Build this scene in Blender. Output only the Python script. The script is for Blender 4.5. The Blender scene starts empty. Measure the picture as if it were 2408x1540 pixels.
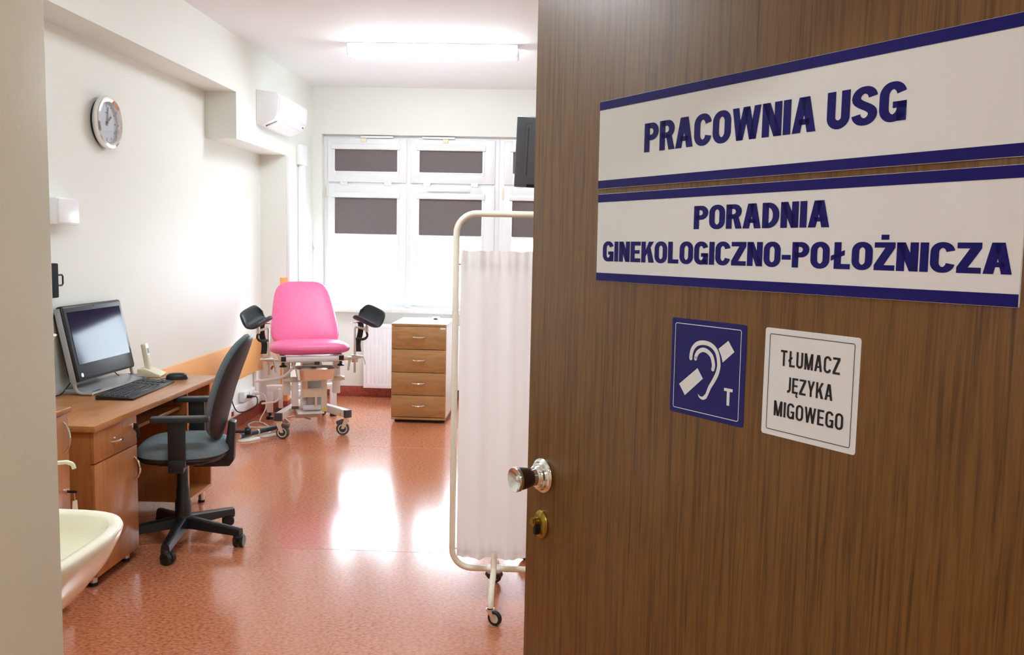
import bpy, bmesh, math, random
from mathutils import Matrix, Vector

random.seed(7)
scene = bpy.context.scene
C = scene.collection
R = math.radians
PI = math.pi


def V(*a):
    return Vector(a)


# ------------------------------------------------------------------ camera
F_PX = 2050.0                       # focal length in pixels of a 2408 wide frame
YAW, PITCH, ROLL = 0.03487, 0.09865, 0.02080
CAM = V(0, 0, 1.58)
fw = V(-math.sin(YAW) * math.cos(PITCH), math.cos(YAW) * math.cos(PITCH), -math.sin(PITCH))
r0 = V(math.cos(YAW), math.sin(YAW), 0)
d0 = fw.cross(r0)
rt = math.cos(ROLL) * r0 - math.sin(ROLL) * d0
dn = math.cos(ROLL) * d0 + math.sin(ROLL) * r0
cam_data = bpy.data.cameras.new('camera')
cam_data.sensor_fit = 'HORIZONTAL'
cam_data.sensor_width = 36.0
cam_data.lens = 36.0 * F_PX / 2408.0
cam_data.clip_start = 0.05
cam_data.clip_end = 400
cam = bpy.data.objects.new('camera', cam_data)
C.objects.link(cam)
cam.matrix_world = Matrix((
    (rt.x, -dn.x, -fw.x, CAM.x), (rt.y, -dn.y, -fw.y, CAM.y), (rt.z, -dn.z, -fw.z, CAM.z), (0, 0, 0, 1)))
scene.camera = cam

# ------------------------------------------------------------------ world, exposure
world = bpy.data.worlds.new('overcast_sky')
world.use_nodes = True
bg = world.node_tree.nodes['Background']
bg.inputs['Color'].default_value = (0.82, 0.91, 1.0, 1)
bg.inputs['Strength'].default_value = 9.0
scene.world = world
scene.view_settings.view_transform = 'Standard'
scene.view_settings.look = 'None'
scene.view_settings.gamma = 1.0
scene.view_settings.exposure = 1.4
scene.view_settings.use_curve_mapping = False
scene.cycles.use_denoising = True
scene.cycles.max_bounces = 9
scene.cycles.diffuse_bounces = 6
scene.cycles.glossy_bounces = 4
scene.cycles.transparent_max_bounces = 12
scene.cycles.caustics_reflective = False
scene.cycles.caustics_refractive = False
scene.cycles.sample_clamp_indirect = 12.0
ROOM_LAMP = 20.0                    # radiance of the room's ceiling fluorescent
CORRIDOR_FILL = 9.8                # radiance of the unseen fill lamps added in the corridor


# ------------------------------------------------------------------ materials
def srgb(r, g, b):
    def f(c):
        c /= 255.0
        return c / 12.92 if c <= 0.04045 else ((c + 0.055) / 1.055) ** 2.4
    return (f(r), f(g), f(b), 1.0)


MATS = {}


def mat(name, col, rough=0.5, metal=0.0, spec=0.5, emit=0.0, coat=0.0, bump=None):
    if name in MATS:
        return MATS[name]
    m = bpy.data.materials.new(name)
    m.use_nodes = True
    nt = m.node_tree
    b = nt.nodes['Principled BSDF']
    b.inputs['Base Color'].default_value = col
    b.inputs['Roughness'].default_value = rough
    b.inputs['Metallic'].default_value = metal
    b.inputs['Specular IOR Level'].default_value = spec
    b.inputs['Coat Weight'].default_value = coat
    b.inputs['Coat Roughness'].default_value = 0.08
    if emit:
        b.inputs['Emission Color'].default_value = col
        b.inputs['Emission Strength'].default_value = emit
    if bump:
        sc, st = bump
        tc = nt.nodes.new('ShaderNodeTexCoord')
        nz = nt.nodes.new('ShaderNodeTexNoise')
        nz.inputs['Scale'].default_value = sc
        nz.inputs['Detail'].default_value = 3
        bp = nt.nodes.new('ShaderNodeBump')
        bp.inputs['Strength'].default_value = st
        bp.inputs['Distance'].default_value = 0.004
        nt.links.new(tc.outputs['Object'], nz.inputs['Vector'])
        nt.links.new(nz.outputs['Fac'], bp.inputs['Height'])
        nt.links.new(bp.outputs['Normal'], b.inputs['Normal'])
    MATS[name] = m
    return m


def noisy(name, cols, scale=(1, 1, 1), nscale=8.0, detail=6.0, rough=0.45, coat=0.0, distort=0.0, spec=0.5,
          bump=0.0, coord='Object', wave=None):
    """Colour from stretched noise: wood, lino, fabric."""
    m = bpy.data.materials.new(name)
    m.use_nodes = True
    nt = m.node_tree
    b = nt.nodes['Principled BSDF']
    tc = nt.nodes.new('ShaderNodeTexCoord')
    mp = nt.nodes.new('ShaderNodeMapping')
    mp.inputs['Scale'].default_value = scale
    nz = nt.nodes.new('ShaderNodeTexNoise')
    nz.inputs['Scale'].default_value = nscale
    nz.inputs['Detail'].default_value = detail
    nz.inputs['Roughness'].default_value = 0.62
    nz.inputs['Distortion'].default_value = distort
    rp = nt.nodes.new('ShaderNodeValToRGB')
    el = rp.color_ramp.elements
    while len(el) < len(cols):
        el.new(0.5)
    for e, (p, c) in zip(el, cols):
        e.position = p
        e.color = c
    nt.links.new(tc.outputs[coord], mp.inputs['Vector'])
    nt.links.new(mp.outputs['Vector'], nz.inputs['Vector'])
    nt.links.new(nz.outputs['Fac'], rp.inputs['Fac'])
    nt.links.new(rp.outputs['Color'], b.inputs['Base Color'])
    b.inputs['Roughness'].default_value = rough
    b.inputs['Specular IOR Level'].default_value = spec
    b.inputs['Coat Weight'].default_value = coat
    b.inputs['Coat Roughness'].default_value = 0.1
    if bump:
        bp = nt.nodes.new('ShaderNodeBump')
        bp.inputs['Strength'].default_value = bump
        bp.inputs['Distance'].default_value = 0.002
        nt.links.new(nz.outputs['Fac'], bp.inputs['Height'])
        nt.links.new(bp.outputs['Normal'], b.inputs['Normal'])
    MATS[name] = m
    return m


def glass_mat(name, tint=(0.97, 0.99, 1, 1), refl=1.0):
    m = bpy.data.materials.new(name)
    m.use_nodes = True
    nt = m.node_tree
    for n in list(nt.nodes):
        nt.nodes.remove(n)
    out = nt.nodes.new('ShaderNodeOutputMaterial')
    tr = nt.nodes.new('ShaderNodeBsdfTransparent')
    tr.inputs['Color'].default_value = tint
    gl = nt.nodes.new('ShaderNodeBsdfGlossy')
    gl.inputs['Roughness'].default_value = 0.02
    lw = nt.nodes.new('ShaderNodeLayerWeight')
    lw.inputs['Blend'].default_value = 0.5
    pw = nt.nodes.new('ShaderNodeMath')
    pw.operation = 'POWER'
    pw.inputs[1].default_value = 5.0
    fr = nt.nodes.new('ShaderNodeMath')
    fr.operation = 'MULTIPLY_ADD'
    fr.inputs[1].default_value = 0.95
    fr.inputs[2].default_value = 0.04
    nt.links.new(lw.outputs['Facing'], pw.inputs[0])
    nt.links.new(pw.outputs[0], fr.inputs[0])
    mx = nt.nodes.new('ShaderNodeMixShader')
    nt.links.new(fr.outputs[0], mx.inputs['Fac'])
    nt.links.new(tr.outputs['BSDF'], mx.inputs[1])
    nt.links.new(gl.outputs['BSDF'], mx.inputs[2])
    nt.links.new(mx.outputs['Shader'], out.inputs['Surface'])
    MATS[name] = m
    return m


def fabric_mat(name, col, trans=0.35):
    m = bpy.data.materials.new(name)
    m.use_nodes = True
    nt = m.node_tree
    for n in list(nt.nodes):
        nt.nodes.remove(n)
    out = nt.nodes.new('ShaderNodeOutputMaterial')
    df = nt.nodes.new('ShaderNodeBsdfDiffuse')
    df.inputs['Color'].default_value = col
    ts = nt.nodes.new('ShaderNodeBsdfTranslucent')
    ts.inputs['Color'].default_value = col
    mx = nt.nodes.new('ShaderNodeMixShader')
    mx.inputs['Fac'].default_value = trans
    nt.links.new(df.outputs['BSDF'], mx.inputs[1])
    nt.links.new(ts.outputs['BSDF'], mx.inputs[2])
    nt.links.new(mx.outputs['Shader'], out.inputs['Surface'])
    MATS[name] = m
    return m


M_WALL = mat('wall_paint', srgb(235, 237, 230), 0.6, bump=(90, 0.05))
M_WALL_FAR = M_WALL
M_CEIL = mat('ceiling_paint', srgb(240, 240, 240), 0.75)
M_CORR = mat('corridor_paint', srgb(214, 208, 190), 0.6, bump=(120, 0.06))
M_FRAME = mat('beige_enamel', srgb(238, 235, 216), 0.45, bump=(220, 0.05))
M_FLOOR = noisy('linoleum', [(0.32, srgb(150, 80, 52)), (0.5, srgb(197, 121, 85)), (0.68, srgb(215, 147, 111))],
                scale=(1, 1.6, 1), nscale=55, detail=6, rough=0.19, coat=0.3, spec=0.6)
M_SKIRT = noisy('linoleum_skirting', [(0.3, srgb(140, 62, 52)), (0.7, srgb(178, 92, 78))], nscale=40, rough=0.3)
M_SEAM = mat('seam_weld', srgb(222, 150, 124), 0.2)
M_ORANGE = mat('orange_board', srgb(240, 176, 104), 0.45)
M_WHITE = mat('white_plastic', srgb(242, 243, 244), 0.35)
M_PVC = mat('white_pvc', srgb(240, 241, 243), 0.3)
M_CREAM = mat('cream_plastic', srgb(232, 228, 200), 0.35)
M_GLASS = glass_mat('window_glass')
M_BLIND = noisy('blind_fabric', [(0.35, srgb(112, 104, 104)), (0.65, srgb(128, 120, 119))], nscale=220, rough=0.9, spec=0.1)
M_STONE = mat('sill_stone', srgb(232, 230, 228), 0.3)
M_RAD = mat('radiator_enamel', srgb(240, 240, 242), 0.35)
M_DOOR = noisy('oak_veneer', [(0.30, srgb(70, 42, 12)), (0.44, srgb(104, 68, 24)), (0.58, srgb(124, 86, 36)), (0.72, srgb(86, 54, 18))],
               scale=(60, 60, 1.7), nscale=2.6, detail=10, rough=0.42, coat=0.10, distort=0.6, bump=0.06)
M_WOOD = noisy('alder_laminate', [(0.25, srgb(156, 98, 52)), (0.5, srgb(182, 122, 70)), (0.8, srgb(196, 138, 84))],
               scale=(6, 1.2, 6), nscale=3, detail=7, rough=0.32, coat=0.15, distort=0.8)
M_WOODV = noisy('alder_laminate_upright', [(0.25, srgb(150, 92, 48)), (0.5, srgb(176, 114, 64)), (0.8, srgb(190, 128, 76))],
                scale=(9, 9, 0.9), nscale=3, detail=7, rough=0.34, coat=0.12, distort=0.8)
M_PEAR = noisy('pear_laminate', [(0.25, srgb(160, 118, 72)), (0.5, srgb(180, 138, 90)), (0.8, srgb(194, 154, 104))],
               scale=(1.4, 3, 7), nscale=3, detail=6, rough=0.4, distort=1.2)
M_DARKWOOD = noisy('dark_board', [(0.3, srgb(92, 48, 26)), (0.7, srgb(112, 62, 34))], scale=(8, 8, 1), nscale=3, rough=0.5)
M_CHROME = mat('chrome', (0.86, 0.86, 0.84, 1), 0.12, 1.0)
M_STEEL = mat('brushed_steel', (0.72, 0.70, 0.66, 1), 0.28, 1.0)
M_TRAY = mat('polished_steel', (0.84, 0.83, 0.80, 1), 0.2, 1.0)
M_SILVER = mat('silver_plastic', srgb(176, 180, 184), 0.3, 0.4)
M_BRASS = mat('aged_brass', srgb(168, 140, 66), 0.3, 1.0)
M_BRONZE = mat('brown_knob_grip', srgb(66, 50, 42), 0.3, 0.5)
M_BLACK = mat('black_plastic', srgb(26, 27, 31), 0.4)
M_MATT = mat('matt_black', srgb(14, 14, 20), 0.7, spec=0.1)
M_SOFTBLK = mat('soft_black_foam', srgb(40, 46, 52), 0.45)
M_RUBBER = mat('grey_rubber', srgb(84, 88, 94), 0.55)
M_DKGREY = mat('dark_grey_plastic', srgb(70, 74, 80), 0.45)
M_TVGREY = mat('slate_plastic', srgb(98, 108, 118), 0.5)
M_CHAIRFAB = noisy('grey_upholstery', [(0.35, srgb(96, 108, 114)), (0.65, srgb(120, 132, 138))], nscale=260, rough=0.7, spec=0.3)
M_BACKSHELL = mat('chair_back_shell', srgb(48, 42, 46), 0.5)
M_PINK = noisy('pink_vinyl', [(0.3, srgb(240, 108, 160)), (0.7, srgb(246, 120, 170))], nscale=30, rough=0.42)
M_PINKSEAT = M_PINK
M_ENAMEL = mat('cream_enamel', srgb(232, 218, 196), 0.35)
M_WENAMEL = mat('white_enamel', srgb(236, 232, 232), 0.35)
M_TUBE = mat('ivory_tube', srgb(242, 236, 218), 0.3)
M_CURTAIN = fabric_mat('white_cotton', srgb(250, 247, 246), 0.45)
M_BASIN = mat('ivory_ceramic', srgb(240, 236, 214), 0.12, coat=0.5)
M_SIGNW = mat('sign_white', srgb(238, 242, 248), 0.36, bump=(900, 0.04))
M_NAVY = mat('navy_print', srgb(20, 10, 112), 0.4, spec=0.25)
M_STICKW = mat('sticker_white', srgb(236, 241, 247), 0.4)
M_STICKB = mat('sticker_blue', srgb(28, 28, 112), 0.4, spec=0.3)
M_INK = mat('black_ink', srgb(18, 18, 24), 0.5)
M_SCREEN = mat('off_screen_glass', srgb(40, 34, 66), 0.07, spec=0.12)
M_LCD = mat('lcd_grey', srgb(96, 116, 120), 0.3)
M_YELLOW = mat('warning_yellow', srgb(236, 206, 40), 0.5)
M_RED = mat('red_plastic', srgb(150, 30, 34), 0.4)
M_NAVYP = mat('navy_plastic', srgb(42, 52, 78), 0.4)
M_PALE = mat('pale_plastic', srgb(222, 220, 212), 0.4)
M_CLOCKFACE = mat('clock_dial', srgb(222, 216, 226), 0.5)
M_CLOCKGLASS = glass_mat('clock_glass')
M_LAMP = mat('lit_diffuser', (0.84, 0.94, 1.0, 1), 0.5, emit=ROOM_LAMP)
M_CLAMP = mat('corridor_fill_diffuser', (0.95, 0.98, 1.0, 1), 0.5, emit=CORRIDOR_FILL)
M_GROUND = noisy('pale_paving', [(0.3, srgb(196, 196, 192)), (0.7, srgb(216, 215, 210))], nscale=3, rough=0.9)


# ------------------------------------------------------------------ mesh builder
class MB:
    def __init__(self):
        self.bm = bmesh.new()

    def _new(self, fn, M=None):
        t = bmesh.new()
        fn(t)
        if M is not None:
            t.transform(M)
        me = bpy.data.meshes.new('tmp')
        t.to_mesh(me)
        t.free()
        self.bm.from_mesh(me)
        bpy.data.meshes.remove(me)
        return self

    def box(self, lo, hi, bevel=0.0, seg=2, M=None):
        def fn(t):
            bmesh.ops.create_cube(t, size=1.0)
            s = [hi[i] - lo[i] for i in range(3)]
            c = [(hi[i] + lo[i]) / 2 for i in range(3)]
            for v in t.verts:
                v.co = V(v.co.x * s[0] + c[0], v.co.y * s[1] + c[1], v.co.z * s[2] + c[2])
            if bevel:
                bmesh.ops.bevel(t, geom=list(t.edges), offset=min(bevel, min(s) * 0.49), segments=seg, profile=0.5, affect='EDGES')
        return self._new(fn, M)

    def raw(self, verts, faces, M=None):
        def fn(t):
            vs = [t.verts.new(v) for v in verts]
            for f in faces:
                try:
                    t.faces.new([vs[i] for i in f])
                except ValueError:
                    pass
            bmesh.ops.recalc_face_normals(t, faces=list(t.faces))
        return self._new(fn, M)

    def flat(self, verts, faces, M=None):
        """faces kept with the winding given"""
        def fn(t):
            vs = [t.verts.new(v) for v in verts]
            for f in faces:
                t.faces.new([vs[i] for i in f])
        return self._new(fn, M)

    def cyl(self, p0, p1, r, r2=None, seg=16, M=None):
        return self.tube([p0, p1], [r, r if r2 is None else r2], seg, M=M)

    def tube(self, pts, r, seg=10, closed=False, M=None, flat=1.0):
        pts = [Vector(p) for p in pts]
        n = len(pts)
        rs = r if isinstance(r, (list, tuple)) else [r] * n
        verts, faces = [], []
        up = None
        for i, p in enumerate(pts):
            if closed:
                d = pts[(i + 1) % n] - pts[i - 1]
            else:
                d = pts[min(i + 1, n - 1)] - pts[max(i - 1, 0)]
            d.normalize()
            if up is None:
                up = V(0, 0, 1) if abs(d.z) < 0.9 else V(0, 1, 0)
            a = d.cross(up).normalized()
            b = a.cross(d).normalized()
            up = b
            for k in range(seg):
                t = 2 * PI * k / seg
                verts.append(p + a * (math.cos(t) * rs[i]) + b * (math.sin(t) * rs[i] * flat))
        m = n if closed else n - 1
        for i in range(m):
            j = (i + 1) % n
            for k in range(seg):
                l = (k + 1) % seg
                faces.append((i * seg + k, i * seg + l, j * seg + l, j * seg + k))
        if not closed:
            faces.append(tuple(range(seg - 1, -1, -1)))
            faces.append(tuple((n - 1) * seg + k for k in range(seg)))
        return self.raw(verts, faces, M)

    def lathe(self, prof, M=None, seg=28):
        """prof: (radius, height) pairs about local z"""
        verts, faces, rings = [], [], []
        for (r, z) in prof:
            if r < 1e-6:
                rings.append([len(verts)])
                verts.append((0, 0, z))
            else:
                rings.append(list(range(len(verts), len(verts) + seg)))
                verts += [(r * math.cos(2 * PI * k / seg), r * math.sin(2 * PI * k / seg), z) for k in range(seg)]
        for A, B in zip(rings, rings[1:]):
            for k in range(seg):
                l = (k + 1) % seg
                if len(A) == 1 and len(B) > 1:
                    faces.append((A[0], B[k], B[l]))
                elif len(B) == 1 and len(A) > 1:
                    faces.append((A[k], A[l], B[0]))
                elif len(A) > 1:
                    faces.append((A[k], A[l], B[l], B[k]))
        return self.raw(verts, faces, M)

    def prism(self, poly, depth, M=None, bevel=0.0):
        """poly in local xy, from z=0 to z=depth"""
        n = len(poly)
        verts = [(x, y, 0) for x, y in poly] + [(x, y, depth) for x, y in poly]
        faces = [tuple(range(n - 1, -1, -1)), tuple(range(n, 2 * n))]
        faces += [(i, (i + 1) % n, n + (i + 1) % n, n + i) for i in range(n)]
        if not bevel:
            return self.raw(verts, faces, M)

        def fn(t):
            vs = [t.verts.new(v) for v in verts]
            for f in faces:
                t.faces.new([vs[i] for i in f])
            bmesh.ops.recalc_face_normals(t, faces=list(t.faces))
            bmesh.ops.bevel(t, geom=list(t.edges), offset=bevel, segments=2, profile=0.5, affect='EDGES')
        return self._new(fn, M)

    def rings(self, rings, cap0=True, cap1=True, M=None, wrap=True):
        n = len(rings[0])
        verts = [p for r in rings for p in r]
        faces = []
        for i in range(len(rings) - 1):
            for k in range(n if wrap else n - 1):
                l = (k + 1) % n
                faces.append((i * n + k, i * n + l, (i + 1) * n + l, (i + 1) * n + k))
        if cap0:
            faces.append(tuple(range(n - 1, -1, -1)))
        if cap1:
            faces.append(tuple((len(rings) - 1) * n + k for k in range(n)))
        return self.raw(verts, faces, M)

    def pad(self, a, b, tf, tb, ex=3.0, taper=1.0, M=None, bend=0.0, seg=40, dome=0.0):
        """upholstered pad in local xy (half sizes a, b), front bulging to +z by tf, back to -z by tb"""
        def outline(rho):
            o = []
            for k in range(seg):
                t = 2 * PI * k / seg
                c, s = math.cos(t), math.sin(t)
                x = math.copysign(abs(c) ** (2 / ex), c)
                y = math.copysign(abs(s) ** (2 / ex), s)
                w = 1 + (taper - 1) * (y * rho + 1) / 2
                o.append((x * a * rho * w, y * b * rho))
            return o
        rs = [0.02, 0.35, 0.65, 0.82, 0.92, 0.97, 1.0]
        R_ = []
        for s, th in ((1, tf), (-1, tb)):
            for rho in (rs if s > 0 else rs[::-1][1:]):
                h = th * max(0.0, 1 - rho ** 5) ** 0.5 * s
                R_.append([(x, y, h + bend * (x / a) ** 2 + dome * (1 - (y / b) ** 2)) for x, y in outline(rho)])
        return self.rings(R_, M=M)

    def build(self, name, material, parent=None, smooth=True, angle=40):
        me = bpy.data.meshes.new(name)
        self.bm.to_mesh(me)
        self.bm.free()
        me.materials.append(material)
        if smooth:
            for p in me.polygons:
                p.use_smooth = True
            me.set_sharp_from_angle(angle=R(angle))
        o = bpy.data.objects.new(name, me)
        C.objects.link(o)
        o.parent = parent
        return o


def tag(o, label, cat, group=None, kind=None):
    o['label'] = label
    o['category'] = cat
    if group:
        o['group'] = group
    if kind:
        o['kind'] = kind
    return o


def thing(name, label, cat, loc=(0, 0, 0), rotz=0.0, group=None, kind=None):
    o = bpy.data.objects.new(name, None)
    o.empty_display_size = 0.1
    C.objects.link(o)
    o.location = loc
    o.rotation_euler = (0, 0, rotz)
    return tag(o, label, cat, group, kind)


def struct(name, mb, m, label, cat, smooth=True):
    o = mb.build(name, m, None, smooth)
    return tag(o, label, cat, None, 'structure')


def frame_M(origin, ex, ey, ez):
    ex, ey, ez = Vector(ex), Vector(ey), Vector(ez)
    return Matrix(((ex.x, ey.x, ez.x, origin[0]), (ex.y, ey.y, ez.y, origin[1]), (ex.z, ey.z, ez.z, origin[2]), (0, 0, 0, 1)))


def axis_M(p, d):
    """matrix whose local z runs along d at p"""
    d = Vector(d).normalized()
    u = V(0, 0, 1) if abs(d.z) < 0.9 else V(1, 0, 0)
    a = u.cross(d).normalized()
    b = d.cross(a)
    return frame_M(p, a, b, d)


def bez(p0, p1, p2, p3, n=12):
    p0, p1, p2, p3 = map(Vector, (p0, p1, p2, p3))
    return [p0 * (1 - t) ** 3 + p1 * 3 * t * (1 - t) ** 2 + p2 * 3 * t * t * (1 - t) + p3 * t ** 3 for t in [i / n for i in range(n + 1)]]


def smooth_path(pts, n=6):
    """Catmull-Rom through pts"""
    P = [Vector(p) for p in pts]
    P = [P[0] * 2 - P[1]] + P + [P[-1] * 2 - P[-2]]
    out = []
    for i in range(1, len(P) - 2):
        for k in range(n):
            t = k / n
            a, b, c, d = P[i - 1], P[i], P[i + 1], P[i + 2]
            out.append(0.5 * ((2 * b) + (c - a) * t + (2 * a - 5 * b + 4 * c - d) * t * t + (3 * b - a - 3 * c + d) * t ** 3))
    out.append(P[-2])
    return out


# ------------------------------------------------------------------ the room shell
XL, XR, YN, YF, ZC = -2.516, 1.95, 0.90, 8.583, 3.034
T = 0.14
YC = 0.66        # corridor side of the front wall
struct('floor', MB().box((XL - T, -2.0, -0.1), (XR + T, YF + 0.3, 0)), M_FLOOR,
       'glossy mottled terracotta linoleum floor', 'floor')
fl = bpy.data.objects['floor']
for y in (4.27, 6.48):
    MB().box((XL, y - 0.002, 0.0), (XR, y + 0.002, 0.0006)).build('seam', M_SEAM, fl)
struct('ceiling', MB().box((XL - T, YC, ZC), (XR + T, YF + 0.3, ZC + 0.1)), M_CEIL, 'plain white ceiling of the examination room', 'ceiling')
struct('wall_left', MB().box((XL - T, YN, 0), (XL, YF + 0.3, ZC)), M_WALL, 'cream painted wall on the left behind the desk', 'wall')
struct('wall_right', MB().box((XR, YN, 0), (XR + T, YF + 0.3, ZC)), M_WALL, 'cream painted wall on the right hidden behind the open door', 'wall')
# beam: long shallow drop, then a deeper drop after the return
XB = -2.287
YB, YP = 6.455, 7.687
struct('trim_1', MB().box((XL, YN, 2.628), (XB, YB, ZC)).box((XL, YB, 2.29), (XB, YF, ZC)), M_WALL,
       'cream boxed-in ceiling beam stepping down along the left wall', 'beam', False)
struct('trim_2', MB().box((XL, YP, 0), (XB, YF, 2.29)), M_WALL, 'cream wall pillar beside the window', 'pillar', False)
# window wall with its opening
WX0, WX1, WZ0, WZ1 = -2.196, 0.41, 0.892, 2.585
struct('wall_back', MB().box((XL, YF, 0), (XR, YF + 0.3, WZ0 - 0.04)).box((XL, YF, WZ1), (XR, YF + 0.3, ZC))
       .box((XL, YF, WZ0 - 0.04), (WX0, YF + 0.3, WZ1)).box((WX1, YF, WZ0 - 0.04), (XR, YF + 0.3, WZ1)), M_WALL,
       'cream wall around the wide window at the far end', 'wall', False)
# front wall with the doorway
DX0, DX1, DZ = -0.5165, 0.545, 2.07
struct('wall_front', MB().box((XL - T, YC, 0), (DX0 - 0.03, YN, ZC)).box((DX1 + 0.03, YC, 0), (XR + T, YN, ZC))
       .box((DX0 - 0.03, YC, DZ + 0.03), (DX1 + 0.03, YN, ZC)), M_CORR, 'beige corridor wall around the doorway', 'wall', False)
struct('trim_3', MB().box((DX0 - 0.035, YC - 0.02, 0), (DX0, YN + 0.0005, DZ), 0.002).box((DX1, YC - 0.02, 0), (DX1 + 0.035, YN + 0.0005, DZ), 0.002)
       .box((DX0 - 0.035, YC - 0.02, DZ), (DX1 + 0.035, YN + 0.0005, DZ + 0.035), 0.002), M_FRAME, 'beige painted door frame at the left edge', 'door frame')
struct('wall_partition', MB().box((-1.62, YN, 0), (-1.5, 2.44, ZC)), M_WALL, 'short cream partition wall carrying the washbasin', 'wall', False)
# corridor behind the photographer
struct('wall_corridor', MB().box((XL - T, -2.14, 0), (XR + T, -2.0, 2.75)), M_CORR, 'beige rear wall of the corridor', 'wall', False)
struct('wall_corridor_side', MB().box((XL - 2 * T, -2.0, 0), (XL - T, YC, 2.75)).box((XR + T, -2.0, 0), (XR + 2 * T, YC, 2.75)), M_CORR,
       'beige end walls of the corridor', 'wall', False)
struct('ceiling_corridor', MB().box((XL - T, -2.0, 2.75), (XR + T, YC, 2.85)), M_CEIL, 'white ceiling of the corridor', 'ceiling', False)
for lx, lb in ((-1.75, 'unseen fill lamp added on the corridor ceiling left of the doorway'), (0.95, 'unseen fill lamp added on the corridor ceiling right of the doorway')):  # out-of-view lamps, added to light the door leaf and the door frame
    lamp = thing('corridor_fill_lamp', lb, 'lamp', (lx, -0.75, 2.75), 0, 'added corridor fill lamps')
    MB().box((-0.6, -0.11, -0.02), (0.6, 0.11, 0), 0.004).build('housing', M_WHITE, lamp)
    MB().box((-0.58, -0.095, -0.07), (0.58, 0.095, -0.018), 0.02).build('diffuser', M_CLAMP, lamp)

# coved skirting of the same linoleum
SK = 0.105
struct('baseboard_back', MB().box((XB, YF - 0.012, 0), (XR, YF, SK), 0.004), M_SKIRT, 'dark red linoleum skirting under the radiator', 'skirting')
struct('baseboard_left', MB().box((XL, 2.44, 0), (XL + 0.012, YP, SK), 0.004).box((XL, YP - 0.012, 0), (XB + 0.012, YP, SK), 0.004)
       .box((XB, YP, 0), (XB + 0.012, YF, SK), 0.004), M_SKIRT, 'dark red linoleum skirting along the left wall', 'skirting')
# orange impact board and corner guard
struct('trim_4', MB().box((XL, 4.9, 0.39), (XL + 0.012, YP, 0.688), 0.003), M_ORANGE, 'orange impact board along the left wall', 'wall board')
struct('trim_5', MB().box((XB - 0.055, YP - 0.008, SK), (XB + 0.006, YP, 1.215), 0.002).box((XB, YP - 0.008, SK), (XB + 0.008, YP + 0.06, 1.215), 0.002), M_ORANGE,
       'orange corner guard on the pillar behind the pink chair', 'corner guard')
# cable ducts on the pillar
struct('trim_6', MB().box((XB, 7.70, 0.9), (XB + 0.03, 7.83, 2.285), 0.004), M_WHITE, 'broad white cable duct on the pillar', 'cable duct')
struct('trim_7', MB().box((XB, 8.06, 0.9), (XB + 0.045, 8.17, 2.285), 0.006).box((XB, 8.02, 2.24), (XB + 0.055, 8.2, 2.42), 0.006), M_WHITE,
       'narrow white pipe duct below the air conditioner', 'cable duct')
# outside ground
struct('ground', MB().box((-60, YF + 0.5, -4.1), (60, 120, -4.0)), M_GROUND, 'pale paved ground outside the window', 'ground', False)

# ------------------------------------------------------------------ windows
YW = 8.66
KW = YW / YF


def wx(x):
    return x * KW


def wz(z):
    return 1.58 + (z - 1.58) * KW


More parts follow.
